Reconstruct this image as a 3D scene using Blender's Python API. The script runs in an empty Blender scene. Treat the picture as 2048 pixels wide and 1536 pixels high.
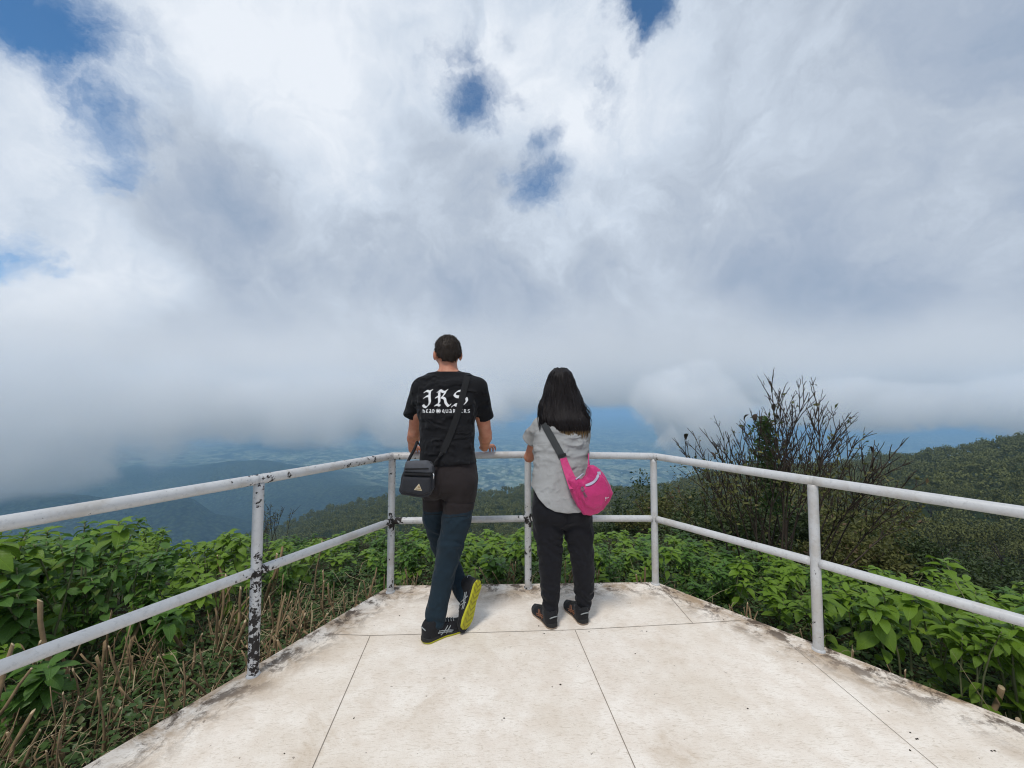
import bpy, math, random
import numpy as np
from mathutils import Vector, Matrix
from mathutils.bvhtree import BVHTree

# ------------------------------------------------------------------ scene, camera, sky, sun, exposure
sc = bpy.context.scene
sc.render.engine = 'CYCLES'
COL = sc.collection
H = 1.4
PITCH = math.radians(2.73)
FPX = 775.0
cam_d = bpy.data.cameras.new('camera'); cam = bpy.data.objects.new('camera', cam_d); COL.objects.link(cam)
cam.location = (0, 0, H); cam.rotation_euler = (math.radians(90) + PITCH, 0, 0)
cam_d.sensor_width = 36.0; cam_d.lens = 36.0 * FPX / 2048.0
cam_d.clip_start = 0.05; cam_d.clip_end = 40000
sc.camera = cam
sc.view_settings.view_transform = 'Standard'; sc.view_settings.look = 'None'
sc.view_settings.gamma = 1.0; sc.view_settings.use_curve_mapping = False
sc.view_settings.exposure = 0.0
cy = sc.cycles
cy.use_denoising = True
cy.max_bounces = 20; cy.diffuse_bounces = 3; cy.glossy_bounces = 2; cy.transmission_bounces = 3
cy.transparent_max_bounces = 6; cy.volume_bounces = 20
cy.sample_clamp_indirect = 6.0; cy.filter_width = 1.1

SUN_EL, SUN_AZ = math.radians(62), math.radians(205)     # azimuth clockwise from +Y: high sun behind the viewer, veiled by cloud
sun_d = bpy.data.lights.new('sun', 'SUN'); sun = bpy.data.objects.new('sun', sun_d); COL.objects.link(sun)
sun_d.energy = 2.0; sun_d.angle = math.radians(12); sun_d.color = (1.0, 0.96, 0.9)
_sd = Vector((math.sin(SUN_AZ) * math.cos(SUN_EL), math.cos(SUN_AZ) * math.cos(SUN_EL), math.sin(SUN_EL)))
sun.rotation_euler = _sd.to_track_quat('Z', 'Y').to_euler(); sun.location = _sd * 50

def ray(px, py):                                            # direction of a point of the photograph (2048 x 1536)
    u = (px - 1024) / FPX; v = (768 - py) / FPX
    return np.array((u, math.cos(PITCH) - v * math.sin(PITCH), math.sin(PITCH) + v * math.cos(PITCH)))
def at(px, py, Y):                                          # that point at depth Y metres
    a = ray(px, py); a = a * (Y / a[1]); a[2] += H; return a
def gnd(px, py, z=0.0):
    a = ray(px, py); a = a * ((z - H) / a[2]); a[2] += H; return a

class NT:
    """small helper for node trees"""
    def __init__(s, tree): s.t = tree; s.L = tree.links; tree.nodes.clear()
    def n(s, typ, **kw):
        nd = s.t.nodes.new(typ)
        for k, v in kw.items(): setattr(nd, k, v)
        return nd
    def put(s, sock, v):
        if v is None: return
        if hasattr(v, 'is_output'): s.L.new(v, sock)
        else:
            if sock.type == 'RGBA' and len(v) == 3: v = (*v, 1)
            sock.default_value = v
    def m(s, op, a, b=None, c=None, clamp=False):
        nd = s.n('ShaderNodeMath', operation=op, use_clamp=clamp)
        s.put(nd.inputs[0], a); s.put(nd.inputs[1], b); s.put(nd.inputs[2], c); return nd.outputs[0]
    def vm(s, op, a, b=None, sc_=None):
        nd = s.n('ShaderNodeVectorMath', operation=op)
        s.put(nd.inputs[0], a); s.put(nd.inputs[1], b)
        if sc_ is not None: s.put(nd.inputs[3], sc_)
        return nd.outputs['Value'] if op in ('DISTANCE', 'DOT_PRODUCT', 'LENGTH') else nd.outputs[0]
    def noise(s, vec, scale, detail=4, rough=0.5, dist=0.0, lac=2.0, col=False):
        nd = s.n('ShaderNodeTexNoise'); s.put(nd.inputs['Vector'], vec)
        nd.inputs['Scale'].default_value = scale; nd.inputs['Detail'].default_value = detail
        nd.inputs['Roughness'].default_value = rough; nd.inputs['Distortion'].default_value = dist; nd.inputs['Lacunarity'].default_value = lac
        return nd.outputs['Color'] if col else nd.outputs[0]
    def mr(s, v, a, b, c=0.0, d=1.0, smooth=True):
        nd = s.n('ShaderNodeMapRange', interpolation_type='SMOOTHSTEP' if smooth else 'LINEAR')
        s.put(nd.inputs['Value'], v)
        for k, x in zip(('From Min', 'From Max', 'To Min', 'To Max'), (a, b, c, d)): s.put(nd.inputs[k], x)
        return nd.outputs[0]
    def mix(s, f, a, b, typ='MIX'):
        nd = s.n('ShaderNodeMix', data_type='RGBA', blend_type=typ)
        s.put(nd.inputs[0], f); s.put(nd.inputs[6], a); s.put(nd.inputs[7], b); return nd.outputs[2]
    def ramp(s, f, stops):
        nd = s.n('ShaderNodeValToRGB'); e = nd.color_ramp.elements
        while len(e) < len(stops): e.new(0.5)
        for el, (p, c) in zip(e, stops): el.position = p; el.color = (*c, 1)
        s.put(nd.inputs[0], f); return nd.outputs[0]
    def bump(s, h, strength, dist=0.01):
        nd = s.n('ShaderNodeBump'); nd.inputs['Strength'].default_value = strength; nd.inputs['Distance'].default_value = dist
        s.put(nd.inputs['Height'], h); return nd.outputs[0]

def lin(r, g, b):
    f = lambda c: c / 255 / 12.92 if c / 255 <= 0.04045 else ((c / 255 + 0.055) / 1.055) ** 2.4
    return (f(r), f(g), f(b))

# ---- world: a physical sky seen through holes in a broken layer of cloud
world = bpy.data.worlds.new('World'); sc.world = world; world.use_nodes = True
W = NT(world.node_tree)
_D = W.n('ShaderNodeTexCoord').outputs['Generated']
sky = W.n('ShaderNodeTexSky', sky_type='NISHITA', sun_disc=False, sun_elevation=SUN_EL, sun_rotation=SUN_AZ, altitude=2500)
sky.air_density = 1.0; sky.dust_density = 0.6; sky.ozone_density = 1.2
_skyc = W.vm('MULTIPLY', sky.outputs[0], (0.062, 0.122, 0.150))
# warped directions give the ragged, smoky edges
_w1 = W.vm('SCALE', W.vm('SUBTRACT', W.noise(_D, 1.7, 3, 0.5, col=True), (0.5, 0.5, 0.5)), sc_=0.34)
_w2 = W.vm('SCALE', W.vm('SUBTRACT', W.noise(_D, 7.0, 6, 0.62, col=True), (0.5, 0.5, 0.5)), sc_=0.16)
_Dw = W.vm('ADD', W.vm('ADD', _D, _w1), _w2)
_Dh = W.vm('ADD', W.vm('ADD', _D, W.vm('SCALE', _w2, sc_=1.1)), W.vm('SCALE', _w1, sc_=0.25))
_Ds = W.vm('ADD', _D, W.vm('SCALE', W.vm('SUBTRACT', W.noise(_D, 2.2, 3, 0.5, col=True), (0.5, 0.5, 0.5)), sc_=0.30))
def _dirc(px, py):
    d = ray(px, py); return tuple(d / np.linalg.norm(d))
def _blob(px, py, rad, vec, off=(0, 0, 0)):
    d = _dirc(px, py); k = 1.0 / math.sqrt(1 + ((px - 1024) / FPX) ** 2 + ((768 - py) / FPX) ** 2)
    return W.mr(W.vm('DISTANCE', vec, tuple(np.array(d) + np.array(off))), 0.0, rad / FPX * k, 1.0, 0.0)
SKY_BLOBS = [   # photo x, y, radius, brightness above or below the mean layer
    (640, 90, 520, .50), (1120, 60, 330, .40), (60, 250, 330, .30), (330, 270, 220, .12), (90, 640, 330, .36), (330, 560, 200, .18),
    (1250, 330, 330, .28), (1480, 120, 360, .22), (1010, 290, 130, .10), (620, 300, 330, .20),
    (470, 440, 230, -.34), (900, 300, 210, -.18), (1780, 640, 330, -.12), (1930, 230, 330, -.02), (1830, 60, 260, .10), (50, 650, 190, .16), (270, 610, 170, .16), (190, 470, 140, .12), (330, 720, 130, -.12), (800, 600, 330, -.06), (1600, 640, 260, -.16),
    (430, 760, 300, -.08), (1940, 740, 190, .14), (1330, 800, 120, .20), (1130, 640, 260, -.02), (1010, 830, 220, -.12)]
_b = W.m('ADD', 0.40, W.m('MULTIPLY', W.m('SUBTRACT', W.noise(_Ds, 3.0, 5, 0.5, 0.3), 0.5), 1.0))
_b = W.m('ADD', _b, W.m('MULTIPLY', W.m('SUBTRACT', W.noise(_Dw, 6.5, 8, 0.62, .5), 0.5), 0.95))
for px, py, r, w in SKY_BLOBS:
    _b = W.m('ADD', _b, W.m('MULTIPLY', _blob(px, py, r, _Ds), w))
_cloud = W.ramp(_b, [(0.0, lin(154, 171, 194)), (0.22, lin(171, 184, 203)), (0.42, lin(187, 198, 213)), (0.66, lin(208, 219, 233)), (1.0, lin(237, 243, 251))])
HOLES = [(60, 25, 240, 1.3), (150, 85, 140, .95), (270, 110, 160, .66), (215, 235, 150, .98), (140, 200, 120, .66), (235, 330, 100, .82), (20, 520, 115, .90), (105, 545, 65, .78),
         (925, 120, 105, .70), (950, 200, 125, 1.0), (985, 265, 70, .62), (850, 140, 70, .46), (1020, 215, 60, .55), (1080, 305, 90, .86), (1082, 380, 105, .98), (1040, 370, 60, .6), (1010, 50, 60, .42),
         (1290, 0, 125, 1.45), (1300, 75, 75, .85), (1215, 195, 120, .52), (1190, 230, 60, .50)]
_h = None
for px, py, r, w in HOLES:
    x = W.m('MULTIPLY', _blob(px, py, r, _Dh), w); _h = x if _h is None else W.m('MAXIMUM', _h, x)
_h = W.m('ADD', _h, W.m('MULTIPLY', W.m('SUBTRACT', W.noise(_Dh, 9.0, 9, 0.66, 0.6), 0.5), W.m('MULTIPLY_ADD', W.mr(_h, 0.0, 0.5), 0.9, 0.25)))
_h = W.m('MULTIPLY', W.mr(_h, 0.22, 1.15, 0.0, 1.0), .97)
_col = W.mix(_h, _cloud, _skyc)
_bg = W.n('ShaderNodeBackground'); W.put(_bg.inputs[0], _col); _bg.inputs[1].default_value = 1.0
W.L.new(_bg.outputs[0], W.n('ShaderNodeOutputWorld').inputs[0])

# ------------------------------------------------------------------ helpers
rng = np.random.default_rng(7); random.seed(7)
_lat = np.random.default_rng(3).random((48, 48, 48)).astype(np.float32)
def vnoise(x, y, z):
    x, y, z = np.broadcast_arrays(np.asarray(x, float), np.asarray(y, float), np.asarray(z, float))
    xi = np.floor(x).astype(int); yi = np.floor(y).astype(int); zi = np.floor(z).astype(int)
    fx = x - xi; fy = y - yi; fz = z - zi
    fx = fx * fx * (3 - 2 * fx); fy = fy * fy * (3 - 2 * fy); fz = fz * fz * (3 - 2 * fz)
    g = lambda a, b, c: _lat[(xi + a) % 48, (yi + b) % 48, (zi + c) % 48]
    l = lambda a, b, t: a + (b - a) * t
    return l(l(l(g(0, 0, 0), g(1, 0, 0), fx), l(g(0, 1, 0), g(1, 1, 0), fx), fy),
             l(l(g(0, 0, 1), g(1, 0, 1), fx), l(g(0, 1, 1), g(1, 1, 1), fx), fy), fz) * 2 - 1
def fbm(x, y, z=0.0, o=5):
    s = 0; a = 1.0; f = 1.0; t = 0
    for i in range(o): s = s + a * vnoise(np.asarray(x) * f + 7.3 * i, np.asarray(y) * f + 3.1 * i, np.asarray(z) * f + 1.7 * i); t += a; a *= 0.5; f *= 2.03
    return s / t

def mesh_np(name, V, F, mats=(), parent=None, smooth=True, attr=None, uv=None, mi=None):
    V = np.asarray(V, np.float32).reshape(-1, 3); me = bpy.data.meshes.new(name)
    if isinstance(F, np.ndarray):
        n, k = F.shape
        me.vertices.add(len(V)); me.vertices.foreach_set('co', V.ravel())
        me.loops.add(n * k); me.loops.foreach_set('vertex_index', F.astype(np.int32).ravel())
        me.polygons.add(n); me.polygons.foreach_set('loop_start', np.arange(0, n * k, k, dtype=np.int32)); me.polygons.foreach_set('loop_total', np.full(n, k, np.int32))
        me.update(calc_edges=True)
    else:
        me.from_pydata([tuple(map(float, v)) for v in V], [], [tuple(map(int, f)) for f in F]); me.update()
    me.polygons.foreach_set('use_smooth', np.full(len(me.polygons), smooth, bool))
    for m in mats: me.materials.append(m)
    if mi is not None: me.polygons.foreach_set('material_index', np.asarray(mi, np.int32))
    if attr is not None:
        a = me.attributes.new('var', 'FLOAT', 'POINT'); a.data.foreach_set('value', np.asarray(attr, np.float32))
    if uv is not None:
        l = me.uv_layers.new(name='UVMap'); vi = np.empty(len(me.loops), np.int32); me.loops.foreach_get('vertex_index', vi)
        l.data.foreach_set('uv', np.asarray(uv, np.float32)[vi].ravel())
    me.validate()
    o = bpy.data.objects.new(name, me); COL.objects.link(o)
    if parent is not None: o.parent = parent
    return o
def tag(o, label=None, cat=None, group=None, kind=None):
    if label: o['label'] = label
    if cat: o['category'] = cat
    if group: o['group'] = group
    if kind: o['kind'] = kind
    return o
def empty(name, loc=(0, 0, 0)):
    o = bpy.data.objects.new(name, None); COL.objects.link(o); o.location = loc; o.empty_display_size = 0.1
    bpy.context.view_layer.update() if False else None
    return o
class MB:
    """collects geometry for one mesh"""
    def __init__(s): s.V = []; s.F = []; s.A = []; s.U = []; s.M = []; s.n = 0
    def add(s, V, F, a=0.0, uv=None, m=0):
        V = np.asarray(V, float); s.V.append(V)
        for f in F: s.F.append(tuple(int(i) + s.n for i in f)); s.M.append(m)
        s.A.append(np.full(len(V), a) if np.isscalar(a) else np.asarray(a)); s.U.append(np.zeros((len(V), 2)) if uv is None else np.asarray(uv)); s.n += len(V)
    def tube(s, P, R, k=8, a=0.0, cap=True, m=0, mcap=None):
        P = np.asarray(P, float); n = len(P); R = np.full(n, R) if np.isscalar(R) else np.asarray(R, float)
        T = np.gradient(P, axis=0); T /= np.linalg.norm(T, axis=1)[:, None] + 1e-12
        up = np.array((0, 0, 1.0)) if abs(T[0, 2]) < 0.9 else np.array((1.0, 0, 0))
        V = []; x = np.cross(up, T[0]); x /= np.linalg.norm(x)
        th = np.arange(k) * 2 * np.pi / k
        for i in range(n):
            x = x - T[i] * x.dot(T[i]); x /= np.linalg.norm(x) + 1e-12; y = np.cross(T[i], x)
            V.append(P[i] + R[i] * (np.cos(th)[:, None] * x + np.sin(th)[:, None] * y))
        V = np.concatenate(V)
        F = [(i * k + j, i * k + (j + 1) % k, (i + 1) * k + (j + 1) % k, (i + 1) * k + j) for i in range(n - 1) for j in range(k)]
        s.add(V, F, a, m=m)
        if cap:
            b = s.n - len(V)
            s.F.append(tuple(b + j for j in range(k))[::-1]); s.M.append(m if mcap is None else mcap)
            s.F.append(tuple(b + (n - 1) * k + j for j in range(k))); s.M.append(m if mcap is None else mcap)
    def box(s, c, h, rot=None, a=0.0, m=0):
        q = np.array([(x, y, z) for x in (-1, 1) for y in (-1, 1) for z in (-1, 1)], float) * np.asarray(h)
        if rot is not None: q = q @ np.asarray(rot).T
        s.add(q + np.asarray(c), [(0, 1, 3, 2), (4, 6, 7, 5), (0, 4, 5, 1), (2, 3, 7, 6), (0, 2, 6, 4), (1, 5, 7, 3)], a, m=m)
    def build(s, name, mats, parent=None, smooth=True, origin=None):
        V = np.concatenate(s.V)
        if origin is not None: V = V - np.asarray(origin)
        if not isinstance(mats, (list, tuple)): mats = [mats]
        return mesh_np(name, V, s.F, mats, parent, smooth, np.concatenate(s.A), np.concatenate(s.U), s.M)

def material(name, fn):
    m = bpy.data.materials.new(name); m.use_nodes = True; t = NT(m.node_tree)
    out = t.n('ShaderNodeOutputMaterial'); p = t.n('ShaderNodeBsdfPrincipled')
    r = fn(t, p); t.L.new(r if r is not None else p.outputs[0], out.inputs[0]); return m
def plain(name, c, rough=0.7, var=0.15, scale=40, bump=0.0, metal=0.0, spec=0.3, sheen=0.0, bscale=None):
    def f(t, p):
        pos = t.n('ShaderNodeTexCoord').outputs['Object']
        n = t.noise(pos, scale, 5, 0.6)
        col = t.mix(n, tuple(x * (1 - var) for x in c), tuple(min(1, x * (1 + var)) for x in c))
        t.put(p.inputs['Base Color'], col); p.inputs['Roughness'].default_value = rough; p.inputs['Metallic'].default_value = metal
        p.inputs['Specular IOR Level'].default_value = spec
        if sheen: p.inputs['Sheen Weight'].default_value = sheen
        if bump: t.put(p.inputs['Normal'], t.bump(t.noise(pos, bscale or scale * 3, 4, 0.6), bump, 0.004))
    return material(name, f)
# ------------------------------------------------------------------ the setting: deck, terrain
DECK = np.array([(-0.93, 3.035), (1.125, 3.095), (2.30, 1.675), (4.15, -0.55), (4.15, -4.0), (-3.0, -4.0), (-3.0, -1.20), (-1.66, 1.53)])[::-1]   # counter-clockwise
def deck_dist(x, y):
    d = np.full(np.broadcast(x, y).shape, -1e9)
    for i in range(len(DECK)):
        a = DECK[i]; b = DECK[(i + 1) % len(DECK)]; e = b - a; n = np.array((e[1], -e[0])) / np.linalg.norm(e)
        d = np.maximum(d, (np.asarray(x) - a[0]) * n[0] + (np.asarray(y) - a[1]) * n[1])
    return d
def _deck_mat(t, p):
    pos = t.n('ShaderNodeTexCoord').outputs['Object']
    big = t.noise(pos, 1.6, 5, 0.6); mid = t.noise(pos, 7, 6, 0.65)
    st = t.n('ShaderNodeMapping'); t.put(st.inputs[0], pos); st.inputs['Rotation'].default_value = (0, 0, 0.6); st.inputs['Scale'].default_value = (14, 70, 1)
    scr = t.noise(st.outputs[0], 1.0, 4, 0.6, 2.5)
    st2 = t.n('ShaderNodeMapping'); t.put(st2.inputs[0], pos); st2.inputs['Rotation'].default_value = (0, 0, -0.9); st2.inputs['Scale'].default_value = (16, 60, 1)
    scr2 = t.noise(st2.outputs[0], 1.0, 4, 0.6, 3.0)
    c = t.mix(t.mr(mid, .3, .7), lin(229, 217, 203), lin(243, 235, 224))
    c = t.mix(t.m('MULTIPLY', t.mr(big, .42, .66), .42), c, lin(210, 195, 175))
    c = t.mix(t.m('MULTIPLY', t.mr(scr, .52, .70), .40), c, lin(176, 160, 138))
    c = t.mix(t.m('MULTIPLY', t.mr(scr2, .53, .70), .36), c, lin(180, 163, 140))
    c = t.mix(t.m('MULTIPLY', t.mr(t.noise(pos, 190, 2, .6), .52, .72), .22), c, lin(190, 176, 154))
    # grime that has settled along the edges and in patches
    e = t.n('ShaderNodeAttribute', attribute_name='var').outputs['Fac']
    gr = t.m('MULTIPLY', t.mr(e, 0.42, 0.0), t.mr(t.noise(pos, 3.3, 8, .72, .5), .38, .60))
    c = t.mix(t.m('MULTIPLY', gr, .85), c, lin(150, 122, 88))
    g2 = t.m('MULTIPLY', t.mr(e, 0.30, 0.02), t.mr(t.noise(pos, 8, 9, .75, .4), .47, .58))
    c = t.mix(t.m('MULTIPLY', g2, .95), c, lin(86, 72, 60))
    g3 = t.mr(t.noise(pos, 2.1, 8, .70, .6), .55, .68)
    c = t.mix(t.m('MULTIPLY', g3, .28), c, lin(170, 142, 104))
    sp = t.mr(t.noise(pos, 33, 2, .5), .735, .765)
    c = t.mix(t.m('MULTIPLY', sp, .6), c, lin(90, 76, 62))
    t.put(p.inputs['Base Color'], c); p.inputs['Roughness'].default_value = .72; p.inputs['Specular IOR Level'].default_value = .25
    t.put(p.inputs['Normal'], t.bump(t.m('ADD', t.m('MULTIPLY', scr, .6), t.noise(pos, 120, 4, .6)), .35, .003))
M_deck = material('cream_cement', _deck_mat)
M_joint = plain('joint_filler', (0.26, 0.22, 0.18), .9, .5, 18)
def build_deck():
    # fine top sheet so that the distance to the edge can be stored per vertex
    hw = 0.05; xs = np.arange(-3.0, 4.16, hw); ys = np.arange(-4.0, 3.11, hw)
    import bmesh
    bm = bmesh.new(); vs = [bm.verts.new((a[0], a[1], 0)) for a in DECK]; bm.faces.new(vs)
    for x in np.arange(-2.9, 4.15, 0.14):
        bmesh.ops.bisect_plane(bm, geom=bm.verts[:] + bm.edges[:] + bm.faces[:], plane_co=(x, 0, 0), plane_no=(1, 0, 0))
    for y in np.arange(-3.9, 3.1, 0.14):
        bmesh.ops.bisect_plane(bm, geom=bm.verts[:] + bm.edges[:] + bm.faces[:], plane_co=(0, y, 0), plane_no=(0, 1, 0))
    g = bmesh.ops.extrude_face_region(bm, geom=bm.faces[:])
    for v in [q for q in g['geom'] if isinstance(q, bmesh.types.BMVert)]: v.co.z -= 0.14
    bmesh.ops.recalc_face_normals(bm, faces=bm.faces[:])
    me = bpy.data.meshes.new('deck'); bm.to_mesh(me); bm.free()
    V = np.empty(len(me.vertices) * 3, np.float32); me.vertices.foreach_get('co', V); V = V.reshape(-1, 3)
    a = me.attributes.new('var', 'FLOAT', 'POINT'); a.data.foreach_set('value', (-deck_dist(V[:, 0], V[:, 1])).astype(np.float32))
    me.materials.append(M_deck); o = bpy.data.objects.new('deck', me); COL.objects.link(o); tag(o, kind='structure')
    mb = MB()
    JL = [[(-1.14, 2.416), (-.852, 2.398), (.388, 2.457), (1.147, 2.527), (1.47, 2.561)], [(-.852, 2.396), (-.765, 1.554), (-.62, .15)],
          [(.388, 2.455), (.472, 1.554), (.60, .2)], [(1.133, 3.07), (1.147, 2.527)], [(1.61, 2.36), (1.632, 1.554), (1.66, .2)]]
    for k, L in enumerate(JL):
        L = np.array(L); w = .0019 if k != 4 else .0012
        for a, b in zip(L[:-1], L[1:]):
            e = (b - a) / np.linalg.norm(b - a); n = np.array((-e[1], e[0])) * w
            mb.add([(*(a - n), .0015), (*(a + n), .0015), (*(b + n), .0015), (*(b - n), .0015)], [(3, 2, 1, 0)])
    mb.build('joint', M_joint, o, smooth=False)
    # crumbs and bits of leaf lying on the deck
    mb = MB(); M_crumb = plain('crumbs', (.045, .035, .025), .9, .4, 60)
    for px, py in [(1003, 1438), (1013, 1437), (1120, 1370), (1285, 1262), (1292, 1263), (710, 1437), (1500, 1418), (1815, 1468), (1830, 1478), (1823, 1502), (570, 1505), (1985, 1500), (1445, 1243), (800, 1232), (1078, 1250), (1090, 1270), (1270, 1305), (1600, 1325), (1175, 1262)]:
        for q in range(random.randint(1, 2)):
            c = gnd(px + random.uniform(-6, 6), py + random.uniform(-3, 3)); r = random.uniform(.002, .006)
            th = np.arange(6) * np.pi / 3 + random.random(); e = random.uniform(.4, 1)
            b = [(c[0] + r * math.cos(x), c[1] + r * e * math.sin(x), .0006) for x in th]
            mb.add(b + [(c[0], c[1], .003 + r * .3)], [(i, (i + 1) % 6, 6) for i in range(6)])
    tag(mb.build('debris', M_crumb, None, smooth=False), kind='stuff')
build_deck()

# terrain: a summit whose ground falls away to wooded spurs, then to a broad valley with low blue hills
_cpx = [-1200, 0, 300, 560, 650, 780, 960, 1050, 1250, 1330, 1500, 1650, 1750, 1830, 1900, 1990, 2048, 2200, 2600]
_cpy = [1300, 1200, 1120, 1052, 1018, 990, 983, 976, 975, 968, 930, 930, 917, 912, 899, 886, 872, 850, 830]
_cY = [520, 520, 520, 520, 510, 505, 495, 480, 460, 440, 400, 370, 350, 335, 320, 305, 295, 280, 260]
_rpy = [1400, 1350, 1300, 1220, 1200, 1180, 1170, 1165, 1160, 1150, 1150, 1150, 1150, 1150, 1150, 1150, 1150, 1150, 1150]
_rY = [160, 160, 160, 170, 170, 170, 165, 160, 150, 140, 120, 108, 98, 92, 88, 84, 80, 76, 72]
def ss(x, a, b):
    t = np.clip((np.asarray(x, float) - a) / (np.asarray(b, float) - a), 0, 1); return t * t * (3 - 2 * t)
def _ridge(px, Y, kx, kpy, Yc, w, base):
    zc = 1.4 - (np.interp(px, kx, kpy) - 805) / FPX * Yc
    t = (Y - Yc) / w; return (zc - base) * np.exp(-np.where(t < 0, t * t * .7, t * t * 1.4))
def ground(x, y, rough=True):
    x = np.asarray(x, float); y = np.asarray(y, float)
    r = np.hypot(x, y); az = np.arctan2(x, y); az = np.where(np.abs(az) > 1.6, np.sign(az) * 1.12 * (math.pi - np.abs(az)) / (math.pi - 1.6), np.clip(az, -1.12, 1.12))
    u = np.tan(az); Y = r * np.cos(az); px = np.clip(u * FPX + 1024, -1190, 2590)
    d = np.maximum(deck_dist(x, y), 0)
    zn = -0.30 - 0.13 * d - 0.055 * np.maximum(d - 1.6, 0) ** 1.5 + 0.06 * fbm(x * 1.1, y * 1.1, 0, 3)
    cY = np.interp(px, _cpx, _cY); zc = 1.4 - (np.interp(px, _cpx, _cpy) - 805) / FPX * cY - 4.5
    rY = np.interp(px, _cpx, _rY); zr = 1.4 - (np.interp(px, _cpx, _rpy) - 805) / FPX * rY
    z12 = -5.2; Y12 = 14.0
    t = np.clip((Y - Y12) / (rY - Y12), 0, 1); zs = z12 + (zr - z12) * t
    t2 = np.clip((Y - rY) / (cY - rY), 0, 1); zs = np.where(Y > rY, zr + (zc - zr) * (t2 * .65 + .35 * t2 * t2 * (3 - 2 * t2)), zs)
    base = -600.0
    zf = base + 22 * fbm(x / 900, y / 900, 1.0, 5) * ss(Y, 900, 2500) + 9 * fbm(x / 230, y / 230, 3.0, 4)
    zf = zf + _ridge(px, Y, [-400, 0, 200, 273, 383, 465, 520, 590, 700, 800, 960, 1150], [975, 955, 948, 944, 941, 924, 920, 930, 946, 968, 1000, 1010], 3000, 620, base)
    zf = zf + _ridge(px, Y, [-300, 0, 200, 420, 520, 590, 650, 725, 830, 930], [905, 892, 890, 896, 890, 885, 889, 903, 915, 925], 5000, 700, base) * .9
    zf = zf + _ridge(px, Y, [-500, -100, 100, 240, 300, 355, 396, 440, 520, 640, 700], [1010, 1005, 1000, 1016, 1006, 1004, 1018, 1050, 1075, 1090, 1110], 1800, 330, base - 60) * 1.0
    zf = zf + _ridge(px, Y, [500, 600, 690, 760, 860, 960, 1100, 1200], [1035, 1005, 985, 972, 966, 964, 985, 1010], 2300, 330, base)
    zf = zf + _ridge(px, Y, [900, 1050, 1200, 1500, 1750, 1900, 2100, 2600], [890, 885, 888, 884, 876, 870, 860, 850], 6800, 700, base) * .55
    tb = np.clip((Y - cY) / (1500.0 - cY), 0, 1)
    far = zc + (zf - zc) * (1 - (1 - tb) ** 2.2)
    # mountain slopes keep their height behind the viewer
    zs = np.where(Y > cY, far, zs)
    k = ss(Y, 7.0, 14.0); z = zn * (1 - k) + zs * k
    if rough:
        z = z + ss(Y, 30, 120) * (1 - ss(Y, 500, 900)) * 2.2 * fbm(x / 26, y / 26, 5.0, 4) + ss(Y, 700, 1500) * 7 * fbm(x / 120, y / 120, 2.0, 5)
    z = np.minimum(z, 0.9)
    return np.where(deck_dist(x, y) < 0.0, np.minimum(z, -0.35), z)
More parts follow.
